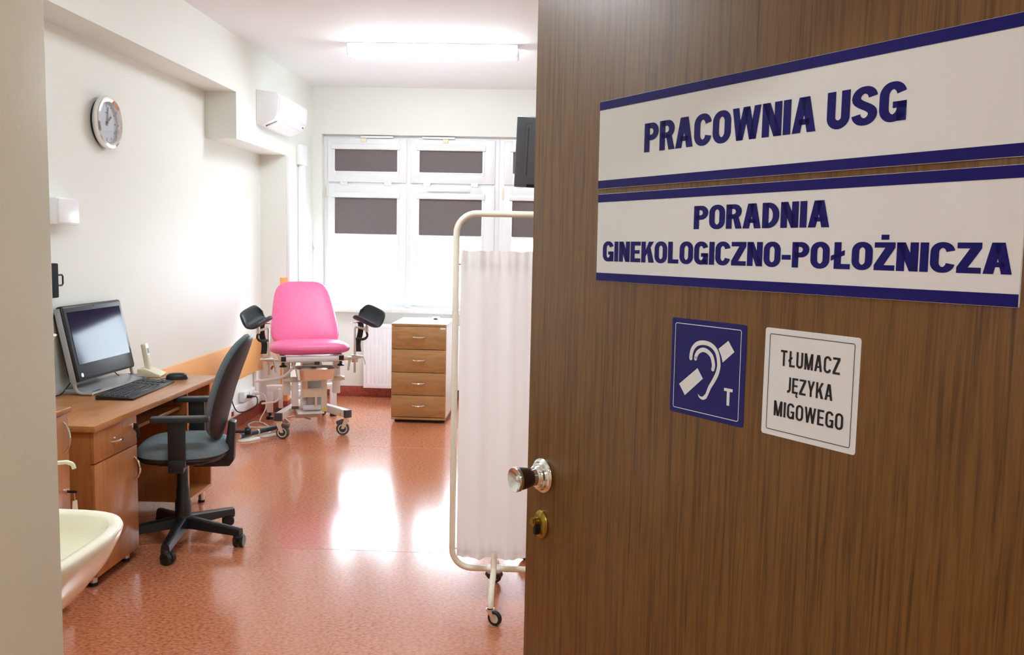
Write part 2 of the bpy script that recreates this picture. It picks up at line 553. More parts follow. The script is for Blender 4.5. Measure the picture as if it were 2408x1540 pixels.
def build_window(name, x0, x1, cols, label):
    """x0..x1 outer frame; cols: left edge of the dark blind in each column"""
    z0, z1 = WZ0, WZ1
    root = thing(name, label, 'window', (x0, YW, z0), 0, None, 'structure')
    ox, oz = x0, z0
    fwid = 0.055

    def bx(mb, xa, ya, za, xb, yb, zb, bev=0.004):
        mb.box((xa - ox, ya, za - oz), (xb - ox, yb, zb - oz), bev)
        return mb
    fr = MB()
    bx(fr, x0, 0, z0, x0 + fwid, 0.07, z1)
    bx(fr, x1 - fwid, 0, z0, x1, 0.07, z1)
    bx(fr, x0, 0.002, z0, x1, 0.07, z0 + fwid)
    bx(fr, x0, 0.002, z1 - fwid, x1, 0.07, z1)
    zt = wz(2.118)
    bx(fr, x0, 0.002, zt - 0.03, x1, 0.07, zt + 0.03)
    mid = [wx((cols[i] + 0.605 + cols[i + 1]) / 2) for i in range(len(cols) - 1)]
    for mx_ in mid:
        bx(fr, mx_ - 0.035, 0, z0, mx_ + 0.035, 0.07, z1)
    fr.build('frame', M_PVC, root)
    edges = [x0 + fwid] + [m_ for m_ in mid] + [x1 - fwid]
    for i, cx in enumerate(cols):
        sx0 = edges[i] - 0.012 if i == 0 else edges[i] + 0.018
        sx1 = edges[i + 1] - 0.018 if i < len(cols) - 1 else edges[i + 1] + 0.012
        gx0, gx1 = wx(cx) - 0.004, wx(cx + 0.606) + 0.004
        for (sz0, sz1, gz0, gz1, b0, b1) in (
                (zt + 0.006, z1 - 0.03, wz(2.215), wz(2.445), wz(2.23), wz(2.437)),
                (z0 + 0.035, zt - 0.016, wz(0.985), wz(2.02), wz(1.621), wz(1.972))):
            s = MB()
            bx(s, sx0, -0.022, sz0, gx0, 0.03, sz1, 0.006)
            bx(s, gx1, -0.022, sz0, sx1, 0.03, sz1, 0.006)
            bx(s, gx0 - 0.01, -0.021, sz0, gx1 + 0.01, 0.03, gz0, 0.006)
            bx(s, gx0 - 0.01, -0.021, gz1, gx1 + 0.01, 0.03, sz1, 0.006)
            so = s.build('sash', M_PVC, root)
            g = MB()
            bx(g, gx0 - 0.01, 0.010, gz0 - 0.01, gx1 + 0.01, 0.014, gz1 + 0.01, 0)
            g.build('pane', M_GLASS, so)
            # roller blind in its cassette
            f = MB()
            bx(f, gx0 - 0.006, -0.012, b0, gx1 + 0.006, -0.010, b1 + 0.02, 0)
            fo = f.build('blind', M_BLIND, so)
            cs = MB()
            bx(cs, gx0 - 0.03, -0.048, b1, gx1 + 0.03, -0.004, b1 + 0.055, 0.008)
            bx(cs, gx0 - 0.02, -0.028, gz0 - 0.02, gx0 + 0.001, -0.006, b1 + 0.01, 0.003)
            bx(cs, gx1 - 0.001, -0.028, gz0 - 0.02, gx1 + 0.02, -0.006, b1 + 0.01, 0.003)
            cs.build('blind_cassette', M_PVC, so)
            rl = MB()
            bx(rl, gx0 + 0.004, -0.018, b0 - 0.016, gx1 - 0.004, -0.006, b0, 0.003)
            rl.build('blind_rail', M_PVC, so)
        # latches of the tilting light
        for q in (0.16, 0.72):
            hx = sx0 + (sx1 - sx0) * q
            h = MB()
            bx(h, hx, -0.032, zt - 0.026, hx + 0.07, -0.015, zt + 0.012, 0.004)
            h.build('hinge_cover', M_PVC, root)
        # opener bar above
        op = MB()
        q0 = sx0 + (0.33 if i == 0 else 0.12)
        bx(op, q0, -0.05, z1 - 0.028, q0 + 0.32, -0.022, z1 - 0.008, 0.004)
        op.build('opener_bar', M_WHITE, root)
        ct = MB()
        q1 = q0 if i == 0 else q0 + 0.2
        bx(ct, q1 + 0.0, -0.036, z1 - 0.066, q1 + 0.055, -0.02, z1 - 0.026, 0.004)
        ct.build('opener_catch', M_CREAM, root)
    hb = MB()
    bx(hb, x0 + 0.03, -0.03, zt - 0.14, x0 + 0.048, -0.004, zt - 0.03, 0.003)
    hb.build('hinge', M_CREAM, root)
    return root


w1 = build_window('window_1', -2.196 * KW + 0.02, -0.452 * KW, (-2.060, -1.228), 'white two-column window with dark roller blinds beside the pillar')
w2 = build_window('window_2', -0.452 * KW, 0.41, (-0.317,), 'white window partly hidden by the brown door')
# trickle vent and opener rod with its hand lever on window_1
ox = w1.location.x
MB().box((wx(-1.15) - ox, -0.05, wz(2.045) - WZ0), (wx(-0.735) - ox, -0.02, wz(2.09) - WZ0), 0.005).build('trickle_vent', M_PVC, w1)
MB().cyl((-0.012, -0.045, 0.55), (-0.012, -0.045, 1.67), 0.006, seg=8).build('opener_rod', M_SILVER, w1)
MB().tube([(-0.012, -0.05, 0.56), (-0.02, -0.06, 0.50), (-0.05, -0.09, 0.56), (-0.07, -0.10, 0.62)], 0.012, 8).build('hand_lever', M_WHITE, w1)
sill = MB().box((WX0 - 0.02, YF - 0.10, 0.852), (WX1 + 0.04, YW + 0.01, 0.892), 0.006)
struct('trim_8', sill, M_STONE, 'pale stone window sill above the radiator', 'window sill')

# ------------------------------------------------------------------ radiator
rad = thing('radiator', 'white panel radiator under the window behind the drawer unit', 'radiator', (-1.75, 8.50, 0.105))
L_, H_ = 1.5, 0.64
nr = 37
pts = []
for i in range(nr):
    x = 0.02 + (L_ - 0.04) * i / nr
    w_ = (L_ - 0.04) / nr
    pts += [(x, 0), (x + w_ * 0.3, -0.008), (x + w_ * 0.55, -0.008), (x + w_ * 0.85, 0)]
pts = [(0, 0)] + pts + [(L_, 0), (L_, 0.05), (0, 0.05)]
MB().prism(pts, H_ - 0.1, Matrix.Translation((0, -0.03, 0.05))).build('ribbed_panel', M_RAD, rad, angle=20)
MB().box((0, -0.034, 0), (L_, 0.022, 0.052), 0.006).box((0, -0.034, H_ - 0.052), (L_, 0.022, H_), 0.006).build('edge_rails', M_RAD, rad)
MB().box((-0.006, -0.036, 0), (0.0, 0.03, H_), 0.002).build('side_cover', M_RAD, rad)
MB().box((L_, -0.036, 0), (L_ + 0.006, 0.03, H_), 0.002).build('side_cover', M_RAD, rad)
for x in (0.2, 1.26):
    MB().box((x, 0.02, 0.1), (x + 0.04, 0.075, 0.55)).build('bracket', M_RAD, rad)

# ------------------------------------------------------------------ ceiling lamp of the room
def room_lamp(label, x, y):
    lamp = thing('ceiling_lamp', label, 'lamp', (x, y, ZC), 0, 'fluorescent ceiling lamps of the room')
    MB().box((-0.64, -0.08, -0.03), (0.64, 0.08, 0), 0.004).build('housing', M_WHITE, lamp)
    prof = [(-0.078, -0.028), (-0.07, -0.075), (-0.04, -0.092), (0.04, -0.092), (0.07, -0.075), (0.078, -0.028)]
    MB().prism(prof, 1.25, frame_M((-0.625, 0, 0), (0, 1, 0), (0, 0, 1), (1, 0, 0))).build('diffuser', M_LAMP, lamp)
    for s in (-1, 1):
        MB().box((s * 0.634 - 0.01, -0.08, -0.09), (s * 0.634 + 0.01, 0.08, -0.02), 0.006).build('end_cap', M_WHITE, lamp)


room_lamp('lit white fluorescent ceiling lamp in front of the window', -0.87, 6.72)
room_lamp('unseen fluorescent ceiling lamp added to brighten the desk end of the room', -0.87, 2.75)  # added out of view to light desk, curtain and chairs from the front

# ------------------------------------------------------------------ air conditioner
ac = thing('air_conditioner', 'white wall air conditioner on the beam near the window', 'air conditioner', (XB, 6.9, 2.45))
prof = [(0, 0.0), (0.055, 0.004), (0.143, 0.042), (0.175, 0.10), (0.186, 0.225), (0.17, 0.25), (0, 0.275)]
MB().prism(prof, 0.80, frame_M((0, 0, 0), (1, 0, 0), (0, 0, 1), (0, 1, 0)), 0.006).build('body', M_WHITE, ac)
MB().prism([(0.158, 0.075), (0.183, 0.105), (0.194, 0.222), (0.186, 0.24), (0.176, 0.1)], 0.78, frame_M((0, 0.01, 0), (1, 0, 0), (0, 0, 1), (0, 1, 0)), 0.002).build('front_panel', M_WHITE, ac)
MB().prism([(0.062, 0.0), (0.146, 0.037), (0.15, 0.031), (0.066, -0.006)], 0.66, frame_M((0, 0.07, 0), (1, 0, 0), (0, 0, 1), (0, 1, 0))).build('louvre', M_WHITE, ac)
MB().box((0.056, 0.07, -0.0015), (0.067, 0.73, 0.006)).build('air_slot', M_DKGREY, ac)
MB().box((0.17, 0.70, 0.062), (0.174, 0.73, 0.072)).build('display', M_DKGREY, ac)

# ------------------------------------------------------------------ wall clock
clk = thing('wall_clock', 'round silver-rimmed wall clock above the desk', 'clock', (XL, 4.93, 2.20))
Mx = frame_M((0, 0, 0), (0, 1, 0), (0, 0, 1), (1, 0, 0))
MB().lathe([(0, 0.0), (0.128, 0.0), (0.132, 0.02), (0.12, 0.022), (0, 0.022)], Mx, 40).build('back_case', M_BLACK, clk)
MB().lathe([(0.128, 0.012), (0.142, 0.018), (0.147, 0.035), (0.142, 0.052), (0.128, 0.056), (0.116, 0.048), (0.114, 0.03), (0.12, 0.014)], Mx, 48).build('rim', M_CHROME, clk)
dial = MB().lathe([(0, 0.024), (0.118, 0.024), (0.118, 0.027), (0, 0.027)], Mx, 40).build('dial', M_CLOCKFACE, clk)
tk = MB()
for k in range(12):
    a = 2 * PI * k / 12
    ln = 0.018 if k % 3 == 0 else 0.010
    tk.box((-0.003, 0.104 - ln, 0.027), (0.003, 0.104, 0.0275), M=Mx @ Matrix.Rotation(a, 4, 'Z'))
tk.build('hour_marks', M_DKGREY, dial)['kind'] = 'stuff'
MB().box((-0.014, 0.052, 0.027), (0.014, 0.058, 0.0275), M=Mx).build('maker_mark', M_DKGREY, dial)
for nm, a, ln, w_ in (('minute_hand', R(-8), 0.088, 0.004), ('hour_hand', R(-50), 0.058, 0.0055)):
    MB().box((-w_, -0.018, 0.031), (w_, ln, 0.033), M=Mx @ Matrix.Rotation(a, 4, 'Z')).build(nm, M_BLACK, clk)
MB().lathe([(0, 0.027), (0.007, 0.027), (0.007, 0.036), (0, 0.036)], Mx, 14).build('hand_hub', M_BLACK, clk)
MB().lathe([(0, 0.046), (0.117, 0.046), (0.117, 0.0475), (0, 0.0475)], Mx, 40).build('cover_glass', M_CLOCKGLASS, clk)

# small boxes on the left wall
bxo = thing('junction_box', 'white plastic box on the wall below the clock', 'box', (XL, 4.41, 1.617))
MB().box((0, -0.10, 0), (0.075, 0.10, 0.135), 0.005).build('case', M_WHITE, bxo)
MB().box((0.075, -0.09, 0.008), (0.082, 0.10, 0.13), 0.003).build('lid', M_WHITE, bxo)
blk = thing('black_wall_case', 'black flat case with loop handle on the wall above the computer', 'case', (XL, 4.31, 1.245))
MB().box((0, -0.17, 0), (0.042, 0.06, 0.175), 0.006).build('case', M_MATT, blk)
MB().box((0.001, 0.058, 0.012), (0.012, 0.068, 0.17), 0.003).build('backplate', M_WHITE, blk)
MB().tube([(0.024, 0.055, 0.06), (0.026, 0.115, 0.06), (0.026, 0.124, 0.068), (0.026, 0.124, 0.106), (0.026, 0.115, 0.114), (0.024, 0.055, 0.114)], 0.0045, 8).build('handle', M_BLACK, blk)

# ------------------------------------------------------------------ desk
DZT = 0.74
desk = thing('office_desk', 'wooden office desk along the left wall with computer', 'desk', (-2.516, 3.663, 0))
# local: x from wall, y along the wall
DW, DL = 0.58, 1.455
MB().box((0.012, 0, DZT - 0.028), (DW, DL, DZT), 0.002).build('desktop', M_WOOD, desk)
# pedestal with drawer and door
px = 0.55
MB().box((0.03, 0.012, 0.05), (px, 0.03, DZT - 0.03)).build('end_panel', M_WOODV, desk)
MB().box((0.03, 0.40, 0.05), (px, 0.418, DZT - 0.03)).build('side_panel', M_WOODV, desk)
MB().box((0.03, 0.03, 0.05), (px, 0.40, 0.068)).build('bottom_panel', M_WOODV, desk)
MB().box((0.03, 0.03, 0.068), (0.045, 0.40, DZT - 0.03)).build('back_panel', M_WOODV, desk)


def bow_handle(mb, p0, p1, out, depth=0.028, r=0.005, n=10):
    p0, p1, out = Vector(p0), Vector(p1), Vector(out)
    pts = [p0 + (p1 - p0) * (i / n) + out * (depth * math.sin(PI * i / n) ** 0.6) for i in range(n + 1)]
    mb.tube(pts, [r * (0.75 + 0.35 * math.sin(PI * i / n)) for i in range(n + 1)], 8)
    return mb


dr = MB().box((px, 0.014, 0.568), (px + 0.018, 0.416, DZT - 0.032), 0.002).build('drawer', M_WOODV, desk)
bow_handle(MB(), (px + 0.017, 0.165, 0.634), (px + 0.017, 0.265, 0.634), (1, 0, 0)).build('handle', M_CHROME, dr)
MB().cyl((px + 0.015, 0.365, 0.668), (px + 0.022, 0.365, 0.668), 0.010).cyl((px + 0.022, 0.365, 0.668), (px + 0.03, 0.365, 0.668), 0.004, seg=8).build('lock', M_CHROME, dr)
MB().box((px + 0.026, 0.362, 0.645), (px + 0.05, 0.368, 0.678), 0.004).tube([(px + 0.042, 0.365, 0.652), (px + 0.05, 0.367, 0.63), (px + 0.046, 0.372, 0.612)], 0.009, 8).build('key', M_BLACK, dr)
do = MB().box((px, 0.014, 0.052), (px + 0.018, 0.416, 0.563), 0.002).build('cabinet_door', M_WOODV, desk)
bow_handle(MB(), (px + 0.017, 0.385, 0.395), (px + 0.017, 0.385, 0.51), (1, 0, 0)).build('handle', M_CHROME, do)


def desk_foot(x, y, h, par):
    f = MB().cyl((x, y, 0.012), (x, y, h), 0.017, seg=16).build('foot', M_STEEL, par)
    MB().cyl((x, y, 0), (x, y, 0.014), 0.02, seg=16).build('foot_cap', M_BLACK, f)


for x in (0.10, 0.525):
    for y in (0.06, 0.365):
        desk_foot(x, y, 0.052, desk)
# open tower shelf at the far end
SB = 0.085
MB().box((0.03, 1.355, SB), (px + 0.01, 1.373, DZT - 0.03)).build('shelf_side', M_WOODV, desk)
MB().box((0.03, 1.03, SB), (px + 0.01, 1.048, DZT - 0.03)).build('shelf_side', M_WOODV, desk)
MB().box((0.03, 1.048, SB), (px + 0.01, 1.355, SB + 0.018)).build('shelf_bottom', M_WOODV, desk)
MB().box((0.03, 1.048, SB + 0.018), (0.042, 1.355, DZT - 0.03)).build('shelf_back', M_WOODV, desk)
MB().box((0.06, 1.048, 0.47), (px - 0.08, 1.355, 0.486)).build('inner_shelf', M_WOODV, desk)
for x in (0.10, 0.515):
    for y in (1.08, 1.325):
        desk_foot(x, y, SB + 0.002, desk)
MB().box((0.12, 0.42, 0.615), (px - 0.03, 1.028, 0.632), 0.002).build('keyboard_tray', M_WOOD, desk)
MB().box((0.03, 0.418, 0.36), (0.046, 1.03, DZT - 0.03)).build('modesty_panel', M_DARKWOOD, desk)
MB().box((DW - 0.001, DL - 0.055, DZT - 0.024), (DW + 0.0008, DL - 0.012, DZT - 0.006)).build('inventory_label', M_STICKW, desk)

# low cabinet between basin and desk
cb = thing('low_cabinet', 'wooden cabinet with key in its door between desk and washbasin', 'cabinet', (-2.516, 2.72, 0))
MB().box((0.015, 0.0, 0.842), (0.585, 0.752, 0.864), 0.002).build('top', M_WOOD, cb)
MB().box((0.015, 0.006, 0.055), (0.56, 0.742, 0.842)).build('body', M_WOODV, cb)
d_ = MB().box((0.56, 0.378, 0.058), (0.578, 0.74, 0.838), 0.002).build('cabinet_door', M_WOODV, cb)
bow_handle(MB(), (0.577, 0.70, 0.68), (0.577, 0.70, 0.81), (1, 0, 0)).build('handle', M_CHROME, d_)
MB().cyl((0.576, 0.712, 0.52), (0.584, 0.712, 0.52), 0.010).build('lock', M_CHROME, d_)
MB().box((0.582, 0.709, 0.512), (0.622, 0.715, 0.524), 0.003).build('key', M_BLACK, d_)
MB().prism([(0, 0), (0.03, 0), (0.026, 0.05), (0.004, 0.05)], 0.003, frame_M((0.604, 0.70, 0.43), (0.3, 0.95, 0), (0, 0, 1), (0.95, -0.3, 0))).tube([(0.61, 0.712, 0.515), (0.612, 0.713, 0.478)], 0.0012, 6).build('key_tag', M_CREAM, d_)
d2 = MB().box((0.56, 0.008, 0.058), (0.578, 0.374, 0.838), 0.002).build('cabinet_door', M_WOODV, cb)
bow_handle(MB(), (0.577, 0.05, 0.68), (0.577, 0.05, 0.81), (1, 0, 0)).build('handle', M_CHROME, d2)
for x in (0.07, 0.52):
    for y in (0.06, 0.68):
        desk_foot(x, y, 0.057, cb)
pot = thing('cream_pot', 'cream tapering pot on the low cabinet behind the door frame', 'pot', (-2.066, 3.385, 0.864))
MB().lathe([(0, 0), (0.055, 0), (0.065, 0.01), (0.085, 0.20), (0.105, 0.28), (0.118, 0.30), (0.11, 0.304), (0.10, 0.296), (0.092, 0.25), (0, 0.24)], seg=32).build('vessel', M_CREAM, pot)

# ------------------------------------------------------------------ all-in-one computer
pc = thing('desktop_computer', 'black all-in-one computer with glossy reflecting screen on the desk', 'computer', (-2.39, 4.655, DZT), R(-1.8))
Mlean = Matrix.Translation((0, 0, 0.065)) @ Matrix.Rotation(R(-12), 4, 'Y')
hw, hh = 0.295, 0.40
MB().box((-0.02, -hw, 0), (0.02, hw, hh), 0.014, 3, Mlean).build('bezel', M_BLACK, pc)
MB().box((-0.05, -hw + 0.02, 0.03), (-0.018, hw - 0.02, hh - 0.03), 0.012, 2, Mlean).build('rear_housing', M_BLACK, pc)
MB().box((0.018, -hw + 0.035, 0.088), (0.0215, hw - 0.032, hh - 0.036), 0.0, 2, Mlean).build('screen', M_SCREEN, pc)
for s in (-1, 1):
    MB().box((-0.022, s * (hw + 0.003) - 0.004, 0.0), (0.008, s * (hw + 0.003) + 0.004, hh - 0.01), 0.003, 2, Mlean).build('side_trim', M_SILVER, pc)
    MB().tube(smooth_path([(-0.012, s * (hw - 0.004), 0.09), (0.0, s * (hw - 0.004), 0.03), (0.03, s * (hw - 0.006), 0.0105), (0.085, s * (hw - 0.012), 0.0105)]), 0.009, 8).build('support_loop', M_SILVER, pc)
MB().prism([(-0.10, 0), (0.06, 0), (0.085, 0.004), (0.06, 0.011), (-0.02, 0.03), (-0.10, 0.02)], 2 * hw - 0.05, frame_M((0, hw - 0.025, 0.001), (1, 0, 0), (0, 0, 1), (0, -1, 0)), 0.002).build('stand_plate', M_SILVER, pc)
MB().lathe([(0, 0), (0.011, 0), (0.011, 0.002), (0, 0.002)], Mlean @ frame_M((0.02, -hw + 0.045, 0.032), (0, 1, 0), (0, 0, 1), (1, 0, 0)), 18).build('round_emblem', M_SILVER, pc)
MB().lathe([(0, 0), (0.004, 0), (0.004, 0.0015), (0, 0.0015)], Mlean @ frame_M((0.02, 0, hh - 0.018), (0, 1, 0), (0, 0, 1), (1, 0, 0)), 12).build('webcam', M_INK, pc)
MB().box((0.045, -hw + 0.06, 0.0135), (0.065, -hw + 0.10, 0.0142)).box((0.045, -hw + 0.11, 0.0135), (0.065, -hw + 0.135, 0.0142)).build('spec_stickers', M_LCD, pc)
MB().tube(smooth_path([(-0.04, -0.2, 0.10), (-0.07, -0.26, 0.03), (-0.075, -0.30, 0.006), (-0.07, -0.36, 0.006)]), 0.003, 6).build('cable', M_BLACK, pc)
MB().tube(smooth_path([(-0.03, 0.1, 0.1), (-0.02, 0.16, 0.04), (-0.04, 0.26, 0.012), (-0.06, 0.3, 0.006)]), 0.003, 6).build('cable', M_BLACK, pc)

# keyboard
kb = thing('keyboard', 'black computer keyboard on the desk in front of the screen', 'keyboard', (-2.165, 4.55, DZT), R(3))
kw, kl = 0.094, 0.285
MB().prism([(-kw, 0.002), (kw, 0.002), (kw + 0.002, 0.010), (-kw + 0.008, 0.024), (-kw, 0.02)], 2 * kl, frame_M((0, kl, 0), (1, 0, 0), (0, 0, 1), (0, -1, 0)), 0.0018).build('case', M_BLACK, kb)
ks = MB()
for r_ in range(6):
    x = -kw + 0.026 + r_ * 0.026
    z = 0.0225 - (x + kw) * 0.068
    y = -kl + 0.018
    while y < kl - 0.03:
        w_ = 0.13 if (r_ == 5 and abs(y + 0.15) < 0.012) else 0.0215
        if not (abs(y - 0.085) < 0.008 or abs(y - 0.165) < 0.008):
            ks.box((x - 0.010, y, z - 0.002), (x + 0.010, y + w_, z + 0.005), 0.0015, 1)
        y += w_ + 0.0035
o = ks.build('keys', M_SOFTBLK, kb)
o['kind'] = 'stuff'
MB().tube(smooth_path([(-kw, 0.1, 0.012), (-kw - 0.008, 0.14, 0.004), (-kw - 0.010, 0.2, 0.004), (-kw - 0.006, 0.26, 0.004)]), 0.0025, 6).build('cable', M_BLACK, kb)

ms = thing('computer_mouse', 'black computer mouse beside the keyboard on the desk', 'mouse', (-2.115, 4.94, DZT), R(20))
MB().pad(0.062, 0.034, 0.036, 0.002, 2.6, M=Matrix.Translation((0, 0, 0.003))).build('shell', M_BLACK, ms)
MB().cyl((-0.03, -0.004, 0.028), (-0.03, 0.004, 0.028), 0.011, seg=14).build('scroll_wheel', M_SILVER, ms)
MB().tube(smooth_path([(-0.06, 0, 0.008), (-0.10, -0.01, 0.004), (-0.13, -0.005, 0.004), (-0.16, 0.03, 0.004)]), 0.0022, 6).build('cable', M_BLACK, ms)

ph = thing('cordless_phone', 'cream cordless phone upright in its charging base on desk', 'phone', (-2.315, 5.045, DZT), R(8))
MB().prism([(-0.06, 0), (0.068, 0), (0.072, 0.012), (0.02, 0.034), (-0.02, 0.05), (-0.06, 0.048)], 0.13, frame_M((0, 0.065, 0), (1, 0, 0), (0, 0, 1), (0, -1, 0)), 0.004).build('charging_base', M_CREAM, ph)
Mh = Matrix.Translation((-0.012, 0.0, 0.036)) @ Matrix.Rotation(R(-9), 4, 'Y')
hs = MB().box((-0.015, -0.029, 0), (0.015, 0.029, 0.16), 0.010, 3, Mh).build('handset', M_CREAM, ph)
MB().box((0.012, -0.017, 0.098), (0.0155, 0.017, 0.13), 0.0, 1, Mh).build('display', M_LCD, hs)
kk = MB()
for i in range(5):
    for j in range(3):
        kk.box((0.012, -0.018 + j * 0.013, 0.022 + i * 0.014), (0.0165, -0.008 + j * 0.013, 0.031 + i * 0.014), 0, 1, Mh)
o = kk.build('keys', M_PALE, hs)
o['kind'] = 'stuff'
MB().tube(smooth_path([(-0.05, 0, 0.01), (-0.09, 0.01, 0.004), (-0.15, 0.06, 0.004)]), 0.002, 6).build('cable', M_BLACK, ph)


# ------------------------------------------------------------------ office chair
def wheel(mb, p, ax, r, w, seg=20):
    ax = Vector(ax).normalized()
    M = axis_M(Vector(p) - ax * (w / 2), ax)
    mb.lathe([(0, 0), (r * 0.86, 0), (r, w * 0.2), (r, w * 0.8), (r * 0.86, w), (0, w)], M, seg)
    return mb


ch = thing('office_chair', 'black office chair with grey seat and armrests at the desk', 'chair', (-1.825, 4.31, 0), R(12))
MB().lathe([(0, 0.075), (0.04, 0.075), (0.046, 0.10), (0.044, 0.14), (0.036, 0.15), (0.034, 0.20), (0, 0.20)], seg=24).build('base_hub', M_BLACK, ch)
for k in range(5):
    a = R(-94 + 72 * k)
    d = V(math.cos(a), math.sin(a), 0)
    n_ = V(-d.y, d.x, 0)
    rings = []
    for t in (0.03, 0.12, 0.22, 0.30, 0.325):
        zt = 0.145 - t * 0.14
        h = 0.058 - t * 0.07
        w_ = 0.032 - t * 0.03
        c = d * t
        rings.append([c + n_ * w_ + V(0, 0, zt - h), c + n_ * (w_ * 0.8) + V(0, 0, zt - 0.006), c + n_ * (w_ * 0.4) + V(0, 0, zt), c - n_ * (w_ * 0.4) + V(0, 0, zt), c - n_ * (w_ * 0.8) + V(0, 0, zt - 0.006), c - n_ * w_ + V(0, 0, zt - h)])
    MB().rings(rings).build('base_arm', M_BLACK, ch)
    cp = d * 0.31
    sw = a + R(60 + 40 * k)
    sd = V(math.cos(sw), math.sin(sw), 0)
    sn = V(-sd.y, sd.x, 0)
    wc = cp + sd * 0.012 + V(0, 0, 0.032)
    ca = MB().cyl(cp + V(0, 0, 0.03), cp + V(0, 0, 0.085), 0.010, seg=10)
    ca.lathe([(0, 0.0), (0.024, 0.0), (0.026, 0.006), (0.02, 0.018), (0, 0.02)], Matrix.Translation(cp + V(0, 0, 0.052)), 14)
    co = ca.build('caster', M_BLACK, ch)
    wm = MB()
    wheel(wm, wc + sn * 0.014, sn, 0.032, 0.023)
    wheel(wm, wc - sn * 0.014, sn, 0.032, 0.023)
    wm.build('twin_wheel', M_BLACK, co)
MB().lathe([(0, 0.13), (0.041, 0.13), (0.038, 0.22), (0.034, 0.225), (0.031, 0.29), (0.028, 0.295), (0.026, 0.40), (0, 0.40)], seg=24).build('column_sleeve', M_BLACK, ch)
MB().cyl((0, 0, 0.395), (0, 0, 0.43), 0.014).build('gas_lift', M_CHROME, ch)
MB().box((-0.10, -0.09, 0.42), (0.12, 0.09, 0.455), 0.01).box((0.08, -0.03, 0.41), (0.13, 0.0, 0.44), 0.008).build('mechanism', M_BLACK, ch)
MB().tube([(0.02, -0.08, 0.435), (0.02, -0.17, 0.435), (0.02, -0.20, 0.43)], 0.006, 8).build('height_lever', M_BLACK, ch)
MB().pad(0.215, 0.232, 0.02, 0.035, 3.0, M=Matrix.Translation((0.015, 0, 0.478))).build('seat_shell', M_BLACK, ch)
MB().pad(0.222, 0.238, 0.062, 0.022, 2.7, M=Matrix.Translation((0.015, 0, 0.492))).build('seat', M_CHAIRFAB, ch)
# backrest, leaning back
lean = R(17)
upv = V(math.sin(lean), 0, math.cos(lean))
nf = V(-math.cos(lean), 0, math.sin(lean))
Mb = frame_M(V(0.248, 0, 0.815), (0, 1, 0), upv, nf * 1.0)
Mb = frame_M(V(0.248, 0, 0.815), (0, -1, 0), upv, nf)
MB().pad(0.195, 0.275, 0.034, 0.03, 2.9, 0.9, M=Mb, bend=0.045, dome=0.02).build('backrest', M_CHAIRFAB, ch)
MB().pad(0.197, 0.277, 0.004, 0.022, 2.9, 0.9, M=Mb @ Matrix.Translation((0, 0, -0.02)), bend=0.045, dome=0.02).build('back_shell', M_BACKSHELL, ch)
MB().prism([(0.06, 0.40), (0.235, 0.40), (0.258, 0.43), (0.268, 0.63), (0.235, 0.64), (0.215, 0.50), (0.18, 0.47), (0.06, 0.455)], 0.07, frame_M((0, 0.035, 0), (1, 0, 0), (0, 0, 1), (0, -1, 0)), 0.006).build('back_bracket', M_BLACK, ch)
MB().cyl((0.255, 0, 0.575), (0.325, 0, 0.575), 0.008).lathe([(0, 0), (0.02, 0), (0.023, 0.006), (0.023, 0.022), (0.018, 0.03), (0, 0.03)], axis_M((0.312, 0, 0.575), (1, 0, 0)), 14).build('tension_knob', M_BLACK, ch)
for s in (-1, 1):
    y = s * 0.27
    ar = MB().prism([(-0.135, -0.022), (-0.12, -0.03), (0.10, -0.036), (0.135, -0.02), (0.135, 0.02), (0.10, 0.036), (-0.12, 0.03), (-0.135, 0.022)], 0.026, Matrix.Translation((0.045, y, 0.684)), 0.007).build('armrest', M_SOFTBLK, ch)
    MB().box((-0.012, y - 0.012, 0.46), (0.068, y + 0.012, 0.688), 0.006).box((-0.012, min(y, y - s * 0.16), 0.435), (0.058, max(y, y - s * 0.16), 0.458), 0.006).box((-0.012, y - 0.02, 0.435), (0.062, y + 0.02, 0.50), 0.008).build('arm_post', M_BLACK, ar)

# ------------------------------------------------------------------ washbasin and tap
ba = thing('washbasin', 'ivory ceramic washbasin in the lower left beside the door frame', 'washbasin', (-1.5, 1.93, 0.85))


def basin_ring(front, half, z, ex=3.4, back=0.0, n=48):
    o = []
    for k in range(n):
        t = 2 * PI * k / n
        c, s = math.cos(t), math.sin(t)
        x = math.copysign(abs(c) ** (2 / ex), c)
        y = math.copysign(abs(s) ** (2 / ex), s)
        mid = (front + back) / 2
        o.append((mid + x * (front - back) / 2, y * half, z))
    return o


rings = [basin_ring(0.22, 0.12, -0.25), basin_ring(0.29, 0.18, -0.235), basin_ring(0.375, 0.225, -0.165), basin_ring(0.435, 0.255, -0.09), basin_ring(0.464, 0.272, -0.03), basin_ring(0.469, 0.279, -0.008), basin_ring(0.464, 0.276, 0.0),
         basin_ring(0.44, 0.256, 0.0, back=0.1), basin_ring(0.43, 0.248, -0.008, back=0.108), basin_ring(0.42, 0.238, -0.04, back=0.115), basin_ring(0.385, 0.20, -0.10, 2.8, back=0.13), basin_ring(0.32, 0.13, -0.14, 2.4, back=0.16), basin_ring(0.26, 0.03, -0.15, 2, back=0.2)]
MB().rings(rings).build('bowl', M_BASIN, ba, angle=60)
MB().lathe([(0, 0), (0.022, 0), (0.024, 0.003), (0, 0.004)], Matrix.Translation((0.23, 0, -0.1495)), 18).build('drain', M_CHROME, ba)
tp = thing('wall_tap', 'cream swivel tap spout above the washbasin', 'tap', (-1.5, 2.06, 0.985))
MB().lathe([(0, 0), (0.03, 0), (0.03, 0.008), (0.022, 0.012), (0.02, 0.05), (0, 0.05)], frame_M((0, 0, 0), (0, 1, 0), (0, 0, 1), (1, 0, 0)), 18).build('body', M_CREAM, tp)
